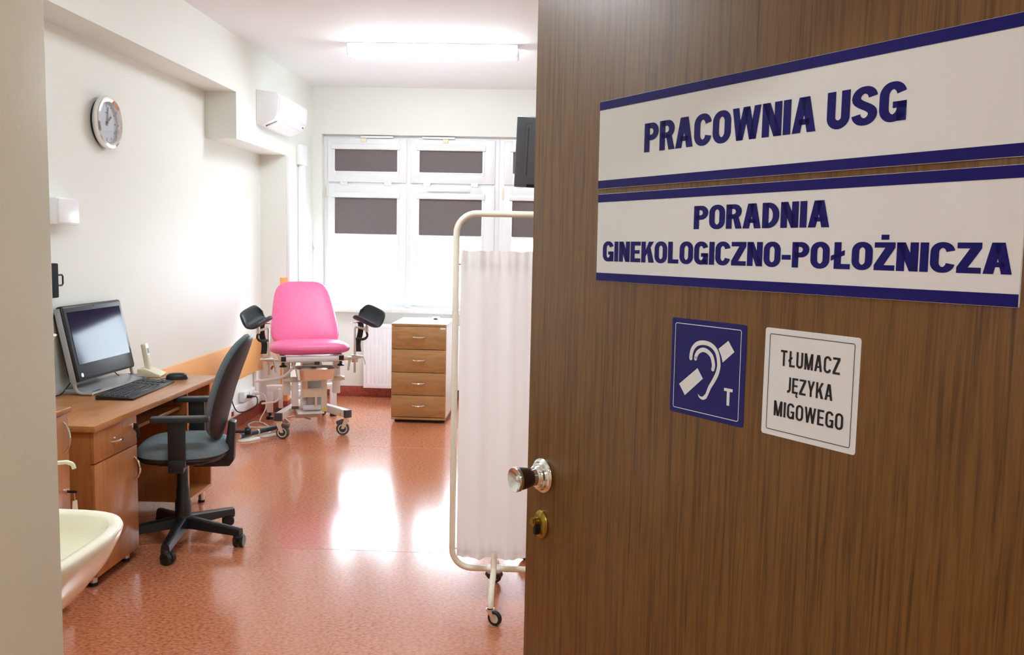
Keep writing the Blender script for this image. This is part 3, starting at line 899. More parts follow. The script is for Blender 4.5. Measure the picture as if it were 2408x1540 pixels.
MB().tube([(0.03, 0, -0.015)] + smooth_path([(0.06, 0.02, -0.016), (0.16, 0.085, -0.012), (0.25, 0.132, -0.006), (0.268, 0.138, -0.008), (0.276, 0.141, -0.014), (0.279, 0.142, -0.024)], 5), 0.0056, 12).build('spout', M_CREAM, tp)
MB().box((0.03, -0.012, 0.015), (0.07, 0.012, 0.05), 0.006).build('lever', M_CREAM, tp)

# ------------------------------------------------------------------ drawer unit
du = thing('drawer_unit', 'white drawer unit with four wooden fronts under the window', 'drawer unit', (-1.288, 7.38, 0), R(-0.5))
dw, dd, dh = 0.471, 0.60, 0.86
MB().box((0.02, 0.06, 0), (dw - 0.012, dd - 0.03, 0.03)).build('plinth', M_BLACK, du)
MB().box((0.0, 0.018, 0.045), (0.018, dd, dh - 0.02)).build('side_panel', M_WHITE, du)
MB().box((dw - 0.018, 0.018, 0.045), (dw, dd, dh - 0.02)).build('side_panel', M_WHITE, du)
MB().box((0.018, dd - 0.012, 0.045), (dw - 0.018, dd, dh - 0.02)).build('back_panel', M_WHITE, du)
MB().box((0, 0.0, dh - 0.02), (dw, dd, dh), 0.001).build('top', M_WHITE, du)
MB().box((0, 0.0, dh - 0.019), (dw, -0.001, dh - 0.001)).build('top_edging', M_PEAR, du)
MB().box((0, 0, 0.028), (dw, dd, 0.046), 0.001).build('base_board', M_PEAR, du)
zs = [0.05, 0.241, 0.440, 0.640, 0.838]
for i in range(4):
    f_ = MB().box((0.001, -0.001, zs[i] + 0.0025), (dw - 0.001, 0.018, zs[i + 1] - 0.0025), 0.0012).build('drawer', M_PEAR, du)
    zc = zs[i] + 0.54 * (zs[i + 1] - zs[i])
    bow_handle(MB(), (0.178, 0.0, zc), (0.288, 0.0, zc), (0, -1, -0.12), 0.026, 0.0062).build('handle', M_CHROME, f_)
    MB().box((0.03, 0.03, zs[i] + 0.01), (dw - 0.03, dd - 0.05, zs[i + 1] - 0.05)).build('drawer_box', M_WHITE, f_)
MB().box((dw - 0.052, -0.0018, 0.815), (dw - 0.006, -0.0008, 0.832)).build('inventory_label', M_STICKW, du)
sb = thing('small_container', 'small white box with navy front on the drawer unit', 'container', (-0.965, 7.84, dh))
MB().box((-0.03, -0.03, 0), (0.03, 0.03, 0.024), 0.005).build('box', M_WHITE, sb)
MB().prism([(-0.018, 0.001), (-0.014, 0.014), (0.014, 0.014), (0.018, 0.001)][::-1], 0.003, frame_M((0, -0.03, 0), (1, 0, 0), (0, 0, 1), (0, -1, 0))).build('front_panel', M_NAVYP, sb)

# ------------------------------------------------------------------ television
tv = thing('television', 'slate grey television seen from behind near the ceiling', 'television', (0.18, 6.30, ZC))
Mt = Matrix.Translation((0, 0, -0.835)) @ Matrix.Rotation(R(16), 4, 'X') @ Matrix.Rotation(R(2.2), 4, 'Y')
MB().box((-0.40, -0.02, -0.25), (0.40, 0.03, 0.25), 0.008, 2, Mt).build('case', M_TVGREY, tv)
MB().box((-0.335, -0.032, -0.175), (0.335, -0.018, 0.205), 0.006, 2, Mt).build('rear_cover', M_TVGREY, tv)
MB().box((-0.385, 0.029, -0.23), (0.385, 0.032, 0.235), 0, 2, Mt).build('screen', M_SCREEN, tv)
MB().box((-0.31, -0.03, -0.245), (-0.16, -0.012, -0.225), 0, 2, Mt).build('port_strip', M_INK, tv)
MB().box((-0.318, -0.034, -0.16), (-0.312, -0.031, 0.18), 0, 2, Mt).build('rear_groove', M_DKGREY, tv)
MB().box((-0.10, -0.07, -0.1), (0.10, -0.03, 0.1), 0.006, 2, Mt).build('mount_plate', M_BLACK, tv)
MB().cyl((0, -0.09, -0.86), (0, -0.09, -0.01), 0.02).lathe([(0, 0), (0.07, 0), (0.07, -0.015), (0, -0.015)], Matrix.Translation((0, -0.09, 0))).build('ceiling_mount', M_WHITE, tv)

# ------------------------------------------------------------------ folding screen with curtain
scn = thing('privacy_screen', 'ivory tube frame with white curtain on casters', 'privacy screen', (-0.372, 3.70, 0))
W_, ZB, ZT, RC = 0.98, 0.149, 1.693, 0.085
loop = []
for cx, cz, a0 in ((RC, ZB + RC, 180), (W_ - RC, ZB + RC, 270), (W_ - RC, ZT - RC, 0), (RC, ZT - RC, 90)):
    for k in range(9):
        a = R(a0 + 90 * k / 8)
        loop.append((cx + RC * math.cos(a), 0, cz + RC * math.sin(a)))
MB().tube(loop, 0.0135, 12, closed=True).build('tube_frame', M_TUBE, scn)
for z in (ZB + 0.085, 1.478):
    MB().cyl((0, 0, z), (W_, 0, z), 0.004, seg=8).build('curtain_rod', M_CHROME, scn)
nx, nz = 150, 46
verts, faces = [], []
for j in range(nz + 1):
    v = j / nz
    z = 0.203 + (1.537 - 0.203) * v
    ruf = math.exp(-((v - 0.955) / 0.03) ** 2) + math.exp(-((v - 0.03) / 0.025) ** 2)
    edge = max(0.0, (v - 0.955) / 0.045) + max(0.0, (0.03 - v) / 0.03)
    for i in range(nx + 1):
        u = i / nx
        x = 0.022 + (W_ - 0.044) * u
        y = 0.010 * math.sin(u * 44 + 0.6 * math.sin(u * 9)) + 0.006 * math.sin(u * 91 + 2 + v * 1.5) * (0.5 + 0.5 * ruf)
        y *= (0.55 + 0.45 * math.sin(v * PI)) + edge * 0.9
        y += 0.004 * math.sin(u * 160 + 3 * v) * (ruf + edge)
        zz = z + edge * 0.0025 * math.sin(u * 83 + 1)
        verts.append((x, y - 0.024, zz))
for j in range(nz):
    for i in range(nx):
        a = j * (nx + 1) + i
        faces.append((a, a + 1, a + nx + 2, a + nx + 1))
MB().raw(verts, faces).build('curtain', M_CURTAIN, scn, angle=90)
for fx in (0.185, W_ - 0.185):
    ft = MB().tube([(fx, -0.005, 0.222), (fx, -0.012, 0.16)] + bez((fx, -0.012, 0.16), (fx, -0.02, 0.11), (fx, -0.17, 0.15), (fx, -0.225, 0.085), 8)[1:] + [(fx, -0.228, 0.068)], 0.0135, 12)
    ft.tube([(fx, 0.018, 0.16)] + bez((fx, 0.018, 0.16), (fx, 0.02, 0.11), (fx, 0.17, 0.15), (fx, 0.225, 0.085), 8)[1:] + [(fx, 0.228, 0.068)], 0.0135, 12)
    fo = ft.build('foot', M_TUBE, scn)
    MB().cyl((fx - 0.028, 0, 0.149), (fx + 0.028, 0, 0.149), 0.019, seg=16).build('clamp', M_WHITE, fo)
    MB().lathe([(0, 0), (0.034, 0.0), (0.04, 0.01), (0.036, 0.024), (0.016, 0.028), (0, 0.028)], Matrix.Translation((fx, 0.03, 0.10)), 8).cyl((fx, 0.03, 0.12), (fx, 0.015, 0.15), 0.006, seg=8).build('clamp_knob', M_BLACK, fo)
    for sy in (-1, 1):
        cy = sy * 0.228
        c0 = MB().box((fx - 0.018, cy - 0.014, 0.058), (fx + 0.018, cy + 0.014, 0.066), 0.002)
        c0.prism([(-0.014, 0.066), (0.014, 0.066), (0.030, 0.026), (0.018, 0.022)], 0.002, frame_M((fx - 0.006, cy - 0.012, 0), (0.89, -0.45, 0), (0, 0, 1), (-0.45, -0.89, 0)))
        caster = c0.build('caster', M_CHROME, scn)
        wp = V(fx + (0.02 if sy < 0 else -0.004), cy - 0.012, 0.031)
        ax = V(-0.45, -0.89, 0)
        Mw = axis_M(wp - ax.normalized() * 0.009, ax)
        MB().lathe([(0.02, 0.0), (0.028, 0), (0.031, 0.004), (0.031, 0.014), (0.028, 0.018), (0.02, 0.018)], Mw, 24).lathe([(0.021, 0.001), (0.02, 0.017)], Mw, 24).build('tyre', M_BLACK, caster)
        MB().lathe([(0, 0.002), (0.0205, 0.002), (0.0205, 0.016), (0, 0.016)], Mw, 20).build('wheel_disc', M_CREAM, caster)

# trolley standing behind the curtain; one of its wheels shows by the door edge
tr = thing('equipment_trolley', 'equipment trolley with grey wheel showing below the curtain', 'trolley', (-0.02, 4.22, 0))
MB().box((-0.04, -0.04, 0.10), (0.42, 0.42, 0.14), 0.01).build('base_frame', M_WENAMEL, tr)
for x in (0.0, 0.38):
    for y in (0.0, 0.38):
        MB().box((x - 0.012, y - 0.012, 0.14), (x + 0.012, y + 0.012, 0.80), 0.003).build('upright', M_WENAMEL, tr)
        cs = MB().box((x - 0.02, y - 0.02, 0.07), (x + 0.02, y + 0.02, 0.10), 0.004).build('caster', M_DKGREY, tr)
        wheel(MB(), (x - 0.03, y, 0.045), (0.35, -0.94, 0), 0.045, 0.028, 24).build('wheel', M_DKGREY, cs)
for z in (0.45, 0.80):
    MB().box((-0.03, -0.03, z), (0.41, 0.41, z + 0.025), 0.006).build('shelf', M_WENAMEL, tr)

# ------------------------------------------------------------------ gynaecological examination chair
ex = thing('examination_chair', 'pink examination chair with black leg rests by the window', 'examination chair', (-1.813, 6.788, 0), R(22))
# base: two splayed front legs, centre block, rear arch
for s in (-1, 1):
    d = V(-s * 0.155, 0.36, 0).normalized()
    n_ = V(-d.y, d.x, 0)
    Ml = frame_M((s * 0.272, -0.055, 0.145), (d.x, d.y, 0), (n_.x, n_.y, 0), (0, 0, 1))
    leg = MB().box((0.0, -0.028, 0), (0.42, 0.028, 0.06), 0.004, 2, Ml).build('base_leg', M_WENAMEL, ex)
    MB().box((-0.008, -0.0295, -0.001), (0.022, 0.0295, 0.061), 0.003, 2, Ml).build('end_cap', M_DKGREY, leg)
    if s > 0:
        MB().prism([(0.05, 0.008), (0.085, 0.008), (0.0675, 0.046)], 0.0015, Ml @ frame_M((0, 0.0285, 0), (1, 0, 0), (0, 0, 1), (0, 1, 0))).build('warning_sign', M_YELLOW, leg)
    # locking caster
    cx, cy = s * 0.262, -0.035
    swd = V(0.9, -0.43, 0).normalized() if s < 0 else V(-0.96, 0.28, 0).normalized()
    ax = V(-swd.y, swd.x, 0)
    if ax.y > 0:
        ax = -ax
    wp = V(cx, cy, 0.052) + swd * 0.028
    ck = MB().cyl((cx, cy, 0.11), (cx, cy, 0.146), 0.022, seg=16)
    for q in (-1, 1):
        o_ = ax * (0.020 * q)
        A = V(cx, cy, 0.122) + o_
        B = wp + o_
        side = swd * 0.020
        ck.raw([A - side, A + side, B + side * 0.6, B - side * 0.6] + [p + ax * 0.004 * q for p in (A - side, A + side, B + side * 0.6, B - side * 0.6)],
               [(0, 1, 2, 3), (4, 5, 6, 7), (0, 1, 5, 4), (1, 2, 6, 5), (2, 3, 7, 6), (3, 0, 4, 7)])
    ck.box((cx - 0.022, cy - 0.022, 0.105), (cx + 0.022, cy + 0.022, 0.128), 0.006)
    co = ck.build('caster', M_ENAMEL, ex)
    Mw = axis_M(wp - ax * 0.016, ax)
    MB().lathe([(0.036, 0.0), (0.046, 0.0), (0.052, 0.006), (0.052, 0.026), (0.046, 0.032), (0.036, 0.032)], Mw, 28).build('tyre', M_RUBBER, co)
    MB().lathe([(0.028, -0.001), (0.0365, -0.001), (0.0365, 0.033), (0.028, 0.033)], Mw, 28).build('rim_ring', M_PALE, co)
    MB().lathe([(0, 0.001), (0.0285, 0.001), (0.0285, 0.031), (0, 0.031)], Mw, 24).build('wheel_disc', M_DKGREY, co)
    bp = V(cx, cy, 0.105) + swd * 0.05
    MB().box((-0.028, -0.02, -0.010), (0.028, 0.02, 0.016), 0.006, 2, frame_M(bp, (swd.x, swd.y, -0.35), (ax.x, ax.y, 0), (0.33 * swd.x, 0.33 * swd.y, 0.94))).build('brake_pedal', M_RUBBER, co)
MB().box((-0.11, 0.24, 0.10), (0.11, 0.66, 0.20), 0.006).build('base_block', M_WENAMEL, ex)
# rear arch
MB().box((-0.30, 0.72, 0.245), (0.30, 0.78, 0.295), 0.006).box((-0.30, 0.72, 0.06), (-0.245, 0.78, 0.25), 0.006).box((0.245, 0.72, 0.06), (0.30, 0.78, 0.25), 0.006).box((-0.06, 0.6, 0.19), (0.06, 0.78, 0.26), 0.006).build('rear_frame', M_WENAMEL, ex)
for s in (-1, 1):
    MB().lathe([(0, 0), (0.03, 0), (0.03, 0.02), (0.012, 0.03), (0.012, 0.065), (0, 0.065)], Matrix.Translation((s * 0.272, 0.75, 0)), 16).build('levelling_foot', M_BLACK, ex)
    rc = MB().box((s * 0.18 - 0.018, 0.74, 0.09), (s * 0.18 + 0.018, 0.78, 0.25), 0.006).build('rear_caster', M_WENAMEL, ex)
    wheel(MB(), (s * 0.18, 0.80, 0.05), (1, 0.3, 0), 0.05, 0.05, 24).build('wheel', M_RUBBER, rc)
# lift mechanism: front plate with window and long right leg
pz = 0.10
pl = MB()
for lo, hi in (((-0.07, 0.365), (-0.026, 0.463)), ((0.083, 0.175), (0.127, 0.463)), ((-0.027, 0.43), (0.084, 0.463)), ((-0.07, 0.295), (0.084, 0.366)), ((0.03, 0.215), (0.05, 0.296))):
    pl.box((lo[0], pz, lo[1]), (hi[0], pz + 0.008, hi[1]), 0.001)
po = pl.build('lift_plate', M_ENAMEL, ex)
MB().prism([(0.088, 0.180), (0.122, 0.180), (0.105, 0.216)], 0.0012, frame_M((0, pz, 0), (1, 0, 0), (0, 0, 1), (0, -1, 0))).build('warning_sign', M_YELLOW, po)
MB().box((-0.03, 0.14, 0.15), (0.09, 0.24, 0.46), 0.01).build('inner_column', M_SILVER, ex)
MB().box((-0.05, 0.26, 0.19), (0.11, 0.40, 0.55), 0.006).build('outer_column', M_WENAMEL, ex)
for s in (-1, 1):
    MB().cyl((0.03 + s * 0.105, 0.15, 0.435), (0.03 + s * 0.225, 0.15, 0.435), 0.021, seg=18).build('cross_roller', M_ENAMEL, ex)
    MB().cyl((0.03 + s * 0.22, 0.15, 0.435), (0.03 + s * 0.245, 0.15, 0.435), 0.017, seg=14).build('roller_end', M_STEEL, ex)
    MB().box((0.02 + s * 0.20 - 0.03, 0.2, 0.30), (0.02 + s * 0.20 + 0.03, 0.26, 0.60), 0.006).build('lift_arm', M_WENAMEL, ex)
MB().box((-0.15, 0.09, 0.215), (-0.10, 0.13, 0.42), 0.004).build('left_bracket', M_WENAMEL, ex)
MB().box((-0.153, 0.085, 0.205), (-0.097, 0.12, 0.227), 0.005).build('bracket_cap', M_DKGREY, ex)
MB().cyl((-0.06, 0.13, 0.205), (0.08, 0.13, 0.205), 0.022, seg=16).cyl((0.02, 0.16, 0.2), (0.02, 0.16, 0.36), 0.02, seg=16).build('actuator', M_WENAMEL, ex)
MB().box((-0.11, 0.05, 0.165), (0.10, 0.2, 0.175), 0.003).build('foot_plate', M_WENAMEL, ex)
MB().box((-0.07, 0.17, 0.19), (0.02, 0.25, 0.29), 0.006).build('motor_box', M_WHITE, ex)
# seat frame
MB().box((-0.25, -0.012, 0.598), (0.25, 0.022, 0.638), 0.003).build('front_rail', M_WENAMEL, ex)
for s in (-1, 1):
    MB().box((s * 0.225 - 0.02, 0.0, 0.605), (s * 0.225 + 0.02, 0.44, 0.645), 0.003).build('side_rail', M_WENAMEL, ex)
    MB().box((s * 0.225 - 0.019, -0.022, 0.606), (s * 0.225 + 0.019, -0.008, 0.644), 0.002).build('rail_cap', M_INK, ex)
    MB().lathe([(0, 0), (0.028, 0), (0.03, 0.008), (0.012, 0.016), (0.01, 0.045), (0, 0.045)], Matrix.Translation((s * 0.225, 0.02, 0.558)), 14).build('clamp_knob', M_BLACK, ex)
MB().box((-0.21, 0.06, 0.585), (0.21, 0.42, 0.60), 0.003).build('seat_plate', M_WENAMEL, ex)
MB().box((0.02, -0.005, 0.57), (0.055, 0.05, 0.60), 0.003).build('tray_catch', M_DKGREY, ex)
# steel bowl on its runners
tray_r = []
for (hx, hy, z, off) in ((0.175, 0.125, 0.583, 0), (0.175, 0.125, 0.586, 0), (0.155, 0.105, 0.584, 0), (0.150, 0.10, 0.575, 0), (0.135, 0.085, 0.497, 0), (0.13, 0.08, 0.493, 0), (0.132, 0.082, 0.490, 0), (0.142, 0.092, 0.497, 0), (0.155, 0.105, 0.578, 0)):
    ring = []
    for k in range(32):
        t = 2 * PI * k / 32
        c, s = math.cos(t), math.sin(t)
        ring.append((0.025 + math.copysign(abs(c) ** 0.45, c) * hx, 0.025 + math.copysign(abs(s) ** 0.45, s) * hy, z - 0.038))
    tray_r.append(ring)
tray_r.append(tray_r[0])
MB().rings(tray_r, False, False).build('drain_tray', M_TRAY, ex)
for s in (-1, 1):
    MB().box((0.025 + s * 0.165 - 0.006, 0.0, 0.536), (0.025 + s * 0.165 + 0.006, 0.2, 0.544)).box((0.025 + s * 0.165 - 0.006, 0.17, 0.536), (0.025 + s * 0.165 + 0.006, 0.18, 0.6)).build('tray_runner', M_STEEL, ex)
# cushions
sm = MB().pad(0.318, 0.235, 0.062, 0.045, 4.2, M=frame_M((0, 0.222, 0.682), (1, 0, 0), (0, 0.998, -0.03), (0, 0.03, 0.998)), seg=56)
sm.build('seat_cushion', M_PINKSEAT, ex, angle=80)
lean = math.atan2(0.36, 0.52)
upv = V(0, math.sin(lean), math.cos(lean))
nf = V(0, -math.cos(lean), math.sin(lean))
Mb = frame_M(V(0, 0.59, 0.935), (1, 0, 0), upv, nf)
MB().pad(0.305, 0.315, 0.045, 0.035, 4.5, 0.72, M=Mb, seg=56).build('backrest_cushion', M_PINK, ex, angle=80)
MB().box((-0.2, -0.27, -0.055), (0.2, 0.2, -0.03), 0.006, 2, Mb).box((-0.05, -0.33, -0.09), (0.05, 0.0, -0.05), 0.006, 2, Mb).build('back_plate', M_WENAMEL, ex)
MB().tube(smooth_path([(-0.13, 0.05, 0.595), (-0.15, 0.06, 0.54), (-0.22, 0.10, 0.47), (-0.34, 0.2, 0.43), (-0.42, 0.35, 0.40)]), 0.011, 8).build('drain_hose', M_WHITE, ex)
# leg rests
for s in (-1, 1):
    X = s * 0.335
    lr = MB()
    e1 = V(s * 0.66, -0.68, -0.30).normalized()
    e2 = V(s * 0.70, 0.64, 0.22)
    e2 = (e2 - e1 * e2.dot(e1)).normalized()
    e3 = e1.cross(e2)
    if e3.z < 0:
        e3 = -e3
    cen = V(s * 0.428, -0.09, 0.945)
    nu, nv = 16, 18
    vs, fs = [], []
    for i in range(nu + 1):
        u = i / nu
        e_ = max(0.0, 1 - abs(2 * u - 1) ** 4) ** 0.5
        scoop = max(0.0, (u - 0.75) / 0.25) ** 2
        for j in range(nv + 1):
            f = -1 + 2 * j / nv
            phi = f * R(82) * (0.30 + 0.70 * e_)
            Rr = 0.078
            lift = 0.05 * max(0.0, f) ** 2
            p = cen + e1 * ((u - 0.5) * 0.235) + e2 * (Rr * math.sin(phi)) + e3 * (0.04 - Rr * math.cos(phi) + lift + 0.02 * scoop)
            vs.append(p)
    for i in range(nu):
        for j in range(nv):
            a = i * (nv + 1) + j
            fs.append((a, a + 1, a + nv + 2, a + nv + 1))
    lo = lr.raw(vs, fs).build('leg_rest', M_SOFTBLK, ex, angle=90)
    md = lo.modifiers.new('thickness', 'SOLIDIFY')
    md.thickness = 0.02
    md.offset = 0
    md2 = lo.modifiers.new('round', 'SUBSURF')
    md2.levels = 1
    md2.render_levels = 1
    MB().tube([(X, 0.0, 0.50), (X, 0.0, 0.86), (X + s * 0.006, -0.004, 0.872), (X + s * 0.07, -0.05, 0.855), (X + s * 0.08, -0.055, 0.86), (X + s * 0.085, -0.06, 0.91)], 0.0095, 10).build('support_pole', M_STEEL, lo)
    MB().lathe([(0, 0), (0.016, 0), (0.016, 0.05), (0, 0.05)], Matrix.Translation((X + s * 0.083, -0.058, 0.835)), 14).build('ball_joint', M_STEEL, lo)
    MB().tube(smooth_path([(X + s * 0.083, -0.058, 0.835), (X + s * 0.088, -0.06, 0.80), (X + s * 0.06, -0.05, 0.775), (X + s * 0.01, -0.01, 0.775)]), [0.009] * 9 + [0.011] * 10, 8).build('joint_lever', M_BLACK, lo)
    st = smooth_path([(X - s * 0.005, 0.03, 0.90), (X + s * 0.04, 0.02, 0.905), (X + s * 0.052, 0.02, 0.87), (X + s * 0.045, 0.03, 0.80), (X + s * 0.03, 0.035, 0.74), (X + s * 0.032, 0.035, 0.69), (X + s * 0.036, 0.035, 0.665)], 5)
    rr = []
    for p in st:
        rr.append([p + V(0.021, -0.006, 0), p + V(0.023, 0.0, 0), p + V(0.021, 0.006, 0), p + V(-0.021, 0.006, 0), p + V(-0.023, 0.0, 0), p + V(-0.021, -0.006, 0)])
    MB().rings(rr).build('leg_strap', M_BLACK, lo)
    # clamp assembly on the seat rail
    cl = MB().box((min(s * 0.24, s * 0.305), -0.005, 0.60), (max(s * 0.24, s * 0.305), 0.02, 0.628), 0.004)
    cl.cyl((X - s * 0.03, -0.02, 0.628), (X + s * 0.045, -0.02, 0.628), 0.021, 0.012, seg=16)
    cl.cyl((X + s * 0.04, -0.02, 0.628), (X + s * 0.065, -0.02, 0.628), 0.008, seg=10)
    cl.lathe([(0, -0.03), (0.024, -0.03), (0.024, 0.02), (0, 0.02)], Matrix.Translation((X, 0, 0.615)), 16)
    cl.cyl((X - s * 0.04, 0.0, 0.61), (X - s * 0.055, -0.01, 0.52), 0.012, 0.007, seg=10)
    cl.tube([(X + s * 0.062, -0.02, 0.628), (X + s * 0.075, -0.02, 0.60), (X + s * 0.082, -0.02, 0.565)], 0.004, 6)
    co = cl.build('clamp', M_STEEL, ex)
    if s < 0:
        MB().tube([(X + 0.03, -0.015, 0.575), (X + 0.015, -0.02, 0.548)], 0.008, 8).build('red_grip', M_RED, co)
MB().tube(smooth_path([(-0.36, 0.42, 0.20), (-0.30, 0.36, 0.215), (-0.25, 0.34, 0.23), (-0.22, 0.35, 0.27)]), 0.008, 8).box((-0.235, 0.335, 0.24), (-0.21, 0.36, 0.33), 0.006).build('hand_control', M_WHITE, ex)

# ------------------------------------------------------------------ foot switch and cables, wall sockets
fs_ = thing('foot_switch', 'double foot switch with dark bar on the floor beside the chair', 'foot switch', (-2.21, 6.67, 0), R(52))
for k, (x, y) in enumerate(((-0.10, -0.02), (0.10, 0.0))):
    MB().pad(0.095, 0.05, 0.018, 0.0, 2.3, M=Matrix.Translation((x, y, 0.002))).build('pedal_plate', M_PALE, fs_)
MB().tube([(-0.17, -0.01, 0.042), (-0.14, -0.01, 0.046), (0.0, 0.01, 0.045), (0.16, 0.025, 0.05), (0.185, 0.028, 0.052)], [0.02, 0.022, 0.017, 0.02, 0.018], 14).build('foot_bar', M_NAVYP, fs_)
MB().lathe([(0, 0), (0.017, 0), (0.017, 0.004), (0, 0.004)], axis_M((-0.17, -0.01, 0.042), (-1, 0, 0)), 14).build('bar_cap', M_PALE, fs_)
MB().lathe([(0.017, -0.006), (0.022, -0.006), (0.022, 0.006), (0.017, 0.006)], axis_M((0.0, 0.01, 0.045), (1, 0, 0)), 14).build('clip', M_PALE, fs_)
co = MB().tube(smooth_path([(-2.17, 6.76, 0.01), (-2.2, 6.95, 0.006), (-2.33, 7.16, 0.006), (-2.42, 7.22, 0.006), (-2.44, 7.1, 0.006), (-2.36, 7.0, 0.006), (-2.2, 7.06, 0.006), (-2.12, 7.2, 0.006), (-2.22, 7.42, 0.006), (-2.1, 7.5, 0.006), (-2.0, 7.42, 0.006)]), 0.006, 6).build('floor_cable', M_WHITE)
tag(co, 'white cable looping over the floor to the foot switch', 'cable')
sk = thing('socket_strip', 'white wall sockets with plugged leads below the orange board', 'socket', (XL, 7.1, 0.11))
MB().box((0, -0.35, 0), (0.035, 0.42, 0.075), 0.004).build('trunking', M_WHITE, sk)
MB().box((0, 0.0, 0.08), (0.045, 0.28, 0.17), 0.008).build('socket_block', M_WHITE, sk)
for y in (0.05, 0.14, 0.23):
    MB().lathe([(0, 0), (0.028, 0), (0.03, 0.008), (0.022, 0.010), (0, 0.006)], axis_M((0.044, y, 0.125), (1, 0, 0)), 18).build('socket', M_WHITE, sk)
MB().cyl((0.045, 0.05, 0.125), (0.09, 0.05, 0.125), 0.018, 0.012).tube(smooth_path([(0.085, 0.05, 0.125), (0.13, 0.06, 0.12), (0.14, 0.02, 0.06), (0.10, -0.08, 0.03), (0.05, -0.2, 0.05), (0.03, -0.3, 0.2), (0.03, -0.42, 0.3)]), 0.005, 6).build('black_plug', M_BLACK, sk)
MB().cyl((0.045, 0.23, 0.125), (0.09, 0.23, 0.125), 0.018, 0.014).tube(smooth_path([(0.085, 0.23, 0.125), (0.14, 0.24, 0.10), (0.16, 0.2, 0.0), (0.14, 0.1, -0.09), (0.2, 0.05, -0.102)]), 0.005, 6).build('white_plug', M_WHITE, sk)
MB().box((0, 0.36, 0.08), (0.03, 0.43, 0.29), 0.006).build('riser_duct', M_WHITE, sk)
MB().box((0.036, -0.28, 0.02), (0.04, -0.24, 0.055)).build('red_switch', M_RED, sk)

# ------------------------------------------------------------------ the open door
DE = V(-0.023, 1.70, 0)                      # free edge of the face turned to the viewer
SD = V(0.560, -0.828, 0).normalized()        # along the leaf towards the hinges
NV = V(SD.y, -SD.x, 0)                       # normal of the visible face
if NV.y > 0:
    NV = -NV
DWID = 0.975
MD = frame_M((0, 0, 0), SD, -NV, (0, 0, 1))
door = thing('door_1', 'open brown oak veneer door on the right with signs', 'door', DE, 0, None, 'structure')
MB().box((0, 0, 0.012), (DWID, 0.042, 2.055), 0.002, 2, MD).build('leaf', M_DOOR, door)
MB().box((-0.001, 0.009, 0.98), (0.0005, 0.033, 1.20), 0, 2, MD).build('lock_plate', M_BRASS, door)
for z in (0.25, 1.75):
    MB().cyl(MD @ V(DWID + 0.006, 0.046, z), MD @ V(DWID + 0.006, 0.046, z + 0.1), 0.008).build('hinge', M_STEEL, door)
# knob: rosette, neck, brown grip, mirrored cap
MK = frame_M(MD @ V(0.056, 0, 1.13), SD, (0, 0, 1), NV) @ Matrix.Scale(0.79, 4)
kn = MB().lathe([(0, 0), (0.041, 0.0), (0.043, 0.004), (0.041, 0.008), (0.035, 0.011), (0.033, 0.016), (0.028, 0.018), (0.026, 0.024), (0.022, 0.027), (0.020, 0.040), (0, 0.040)], MK, 40).build('knob_rosette', M_CHROME, door)
MB().lathe([(0.0, 0.036), (0.021, 0.036), (0.024, 0.044), (0.027, 0.060), (0.0285, 0.074), (0, 0.074)], MK, 40).build('knob_grip', M_BRONZE, kn)
MB().lathe([(0.026, 0.072), (0.030, 0.074), (0.0305, 0.080), (0.029, 0.084), (0.022, 0.080), (0.008, 0.074), (0.007, 0.077), (0, 0.078)], MK, 40).build('knob_cap', M_CHROME, kn)
# oval escutcheon with cylinder
ME = frame_M(MD @ V(0.056, 0, 1.033), SD, (0, 0, 1), NV)


def oval(a, b, z, n=36):
    return [(a * math.cos(2 * PI * k / n), b * math.sin(2 * PI * k / n), z) for k in range(n)]


es = MB().rings([oval(0.022, 0.0285, 0.0), oval(0.022, 0.0285, 0.003), oval(0.019, 0.025, 0.007), oval(0.014, 0.02, 0.0085)], M=ME).build('escutcheon', M_BRASS, door)
MB().lathe([(0, 0.006), (0.0085, 0.006), (0.0085, 0.020), (0, 0.020)], ME @ Matrix.Translation((-0.004, 0.006, 0)), 20).build('lock_cylinder', M_BRASS, es)
MB().box((-0.004, -0.018, 0.006), (0.004, 0.004, 0.018), 0.001, 1, ME).box((-0.001, 0.004, 0.0195), (0.001, 0.012, 0.0204), 0, 1, ME).build('keyway', M_INK, es)
MB().lathe([(0, 0.006), (0.004, 0.006), (0.004, 0.009), (0, 0.009)], ME @ Matrix.Translation((0.010, -0.012, 0)), 12).build('screw', M_BRASS, es)


# ------------------------------------------------------------------ lettering (flat print built from polygons)
def stroke(path, w, closed=False):
    P = [V(p[0], p[1]) for p in path]
    n = len(P)
    L_, R_ = [], []
    for i in range(n):
        a = P[i - 1] if (i > 0 or closed) else None
        b = P[(i + 1) % n] if (i < n - 1 or closed) else None
        d1 = (P[i] - a).normalized() if a is not None else (b - P[i]).normalized()
        d2 = (b - P[i]).normalized() if b is not None else d1
        n1, n2 = V(-d1.y, d1.x), V(-d2.y, d2.x)
        m = (n1 + n2)
        m = m.normalized() if m.length > 1e-6 else n1
        k = 1 / max(0.4, m.dot(n1))
        ww = w[i] if isinstance(w, (list, tuple)) else w
        L_.append(P[i] + m * (ww / 2 * k))
        R_.append(P[i] - m * (ww / 2 * k))
    polys = []
    for i in range(n if closed else n - 1):
        j = (i + 1) % n
        polys.append([tuple(R_[i]), tuple(R_[j]), tuple(L_[j]), tuple(L_[i])])
    return polys


def arc(cx, cy, rx, ry, a0, a1, n=10):
    return [(cx + rx * math.cos(R(a0 + (a1 - a0) * i / n)), cy + ry * math.sin(R(a0 + (a1 - a0) * i / n))) for i in range(n + 1)]


def rect(x0, y0, x1, y1):
    return [(x0, y0), (x1, y0), (x1, y1), (x0, y1)]


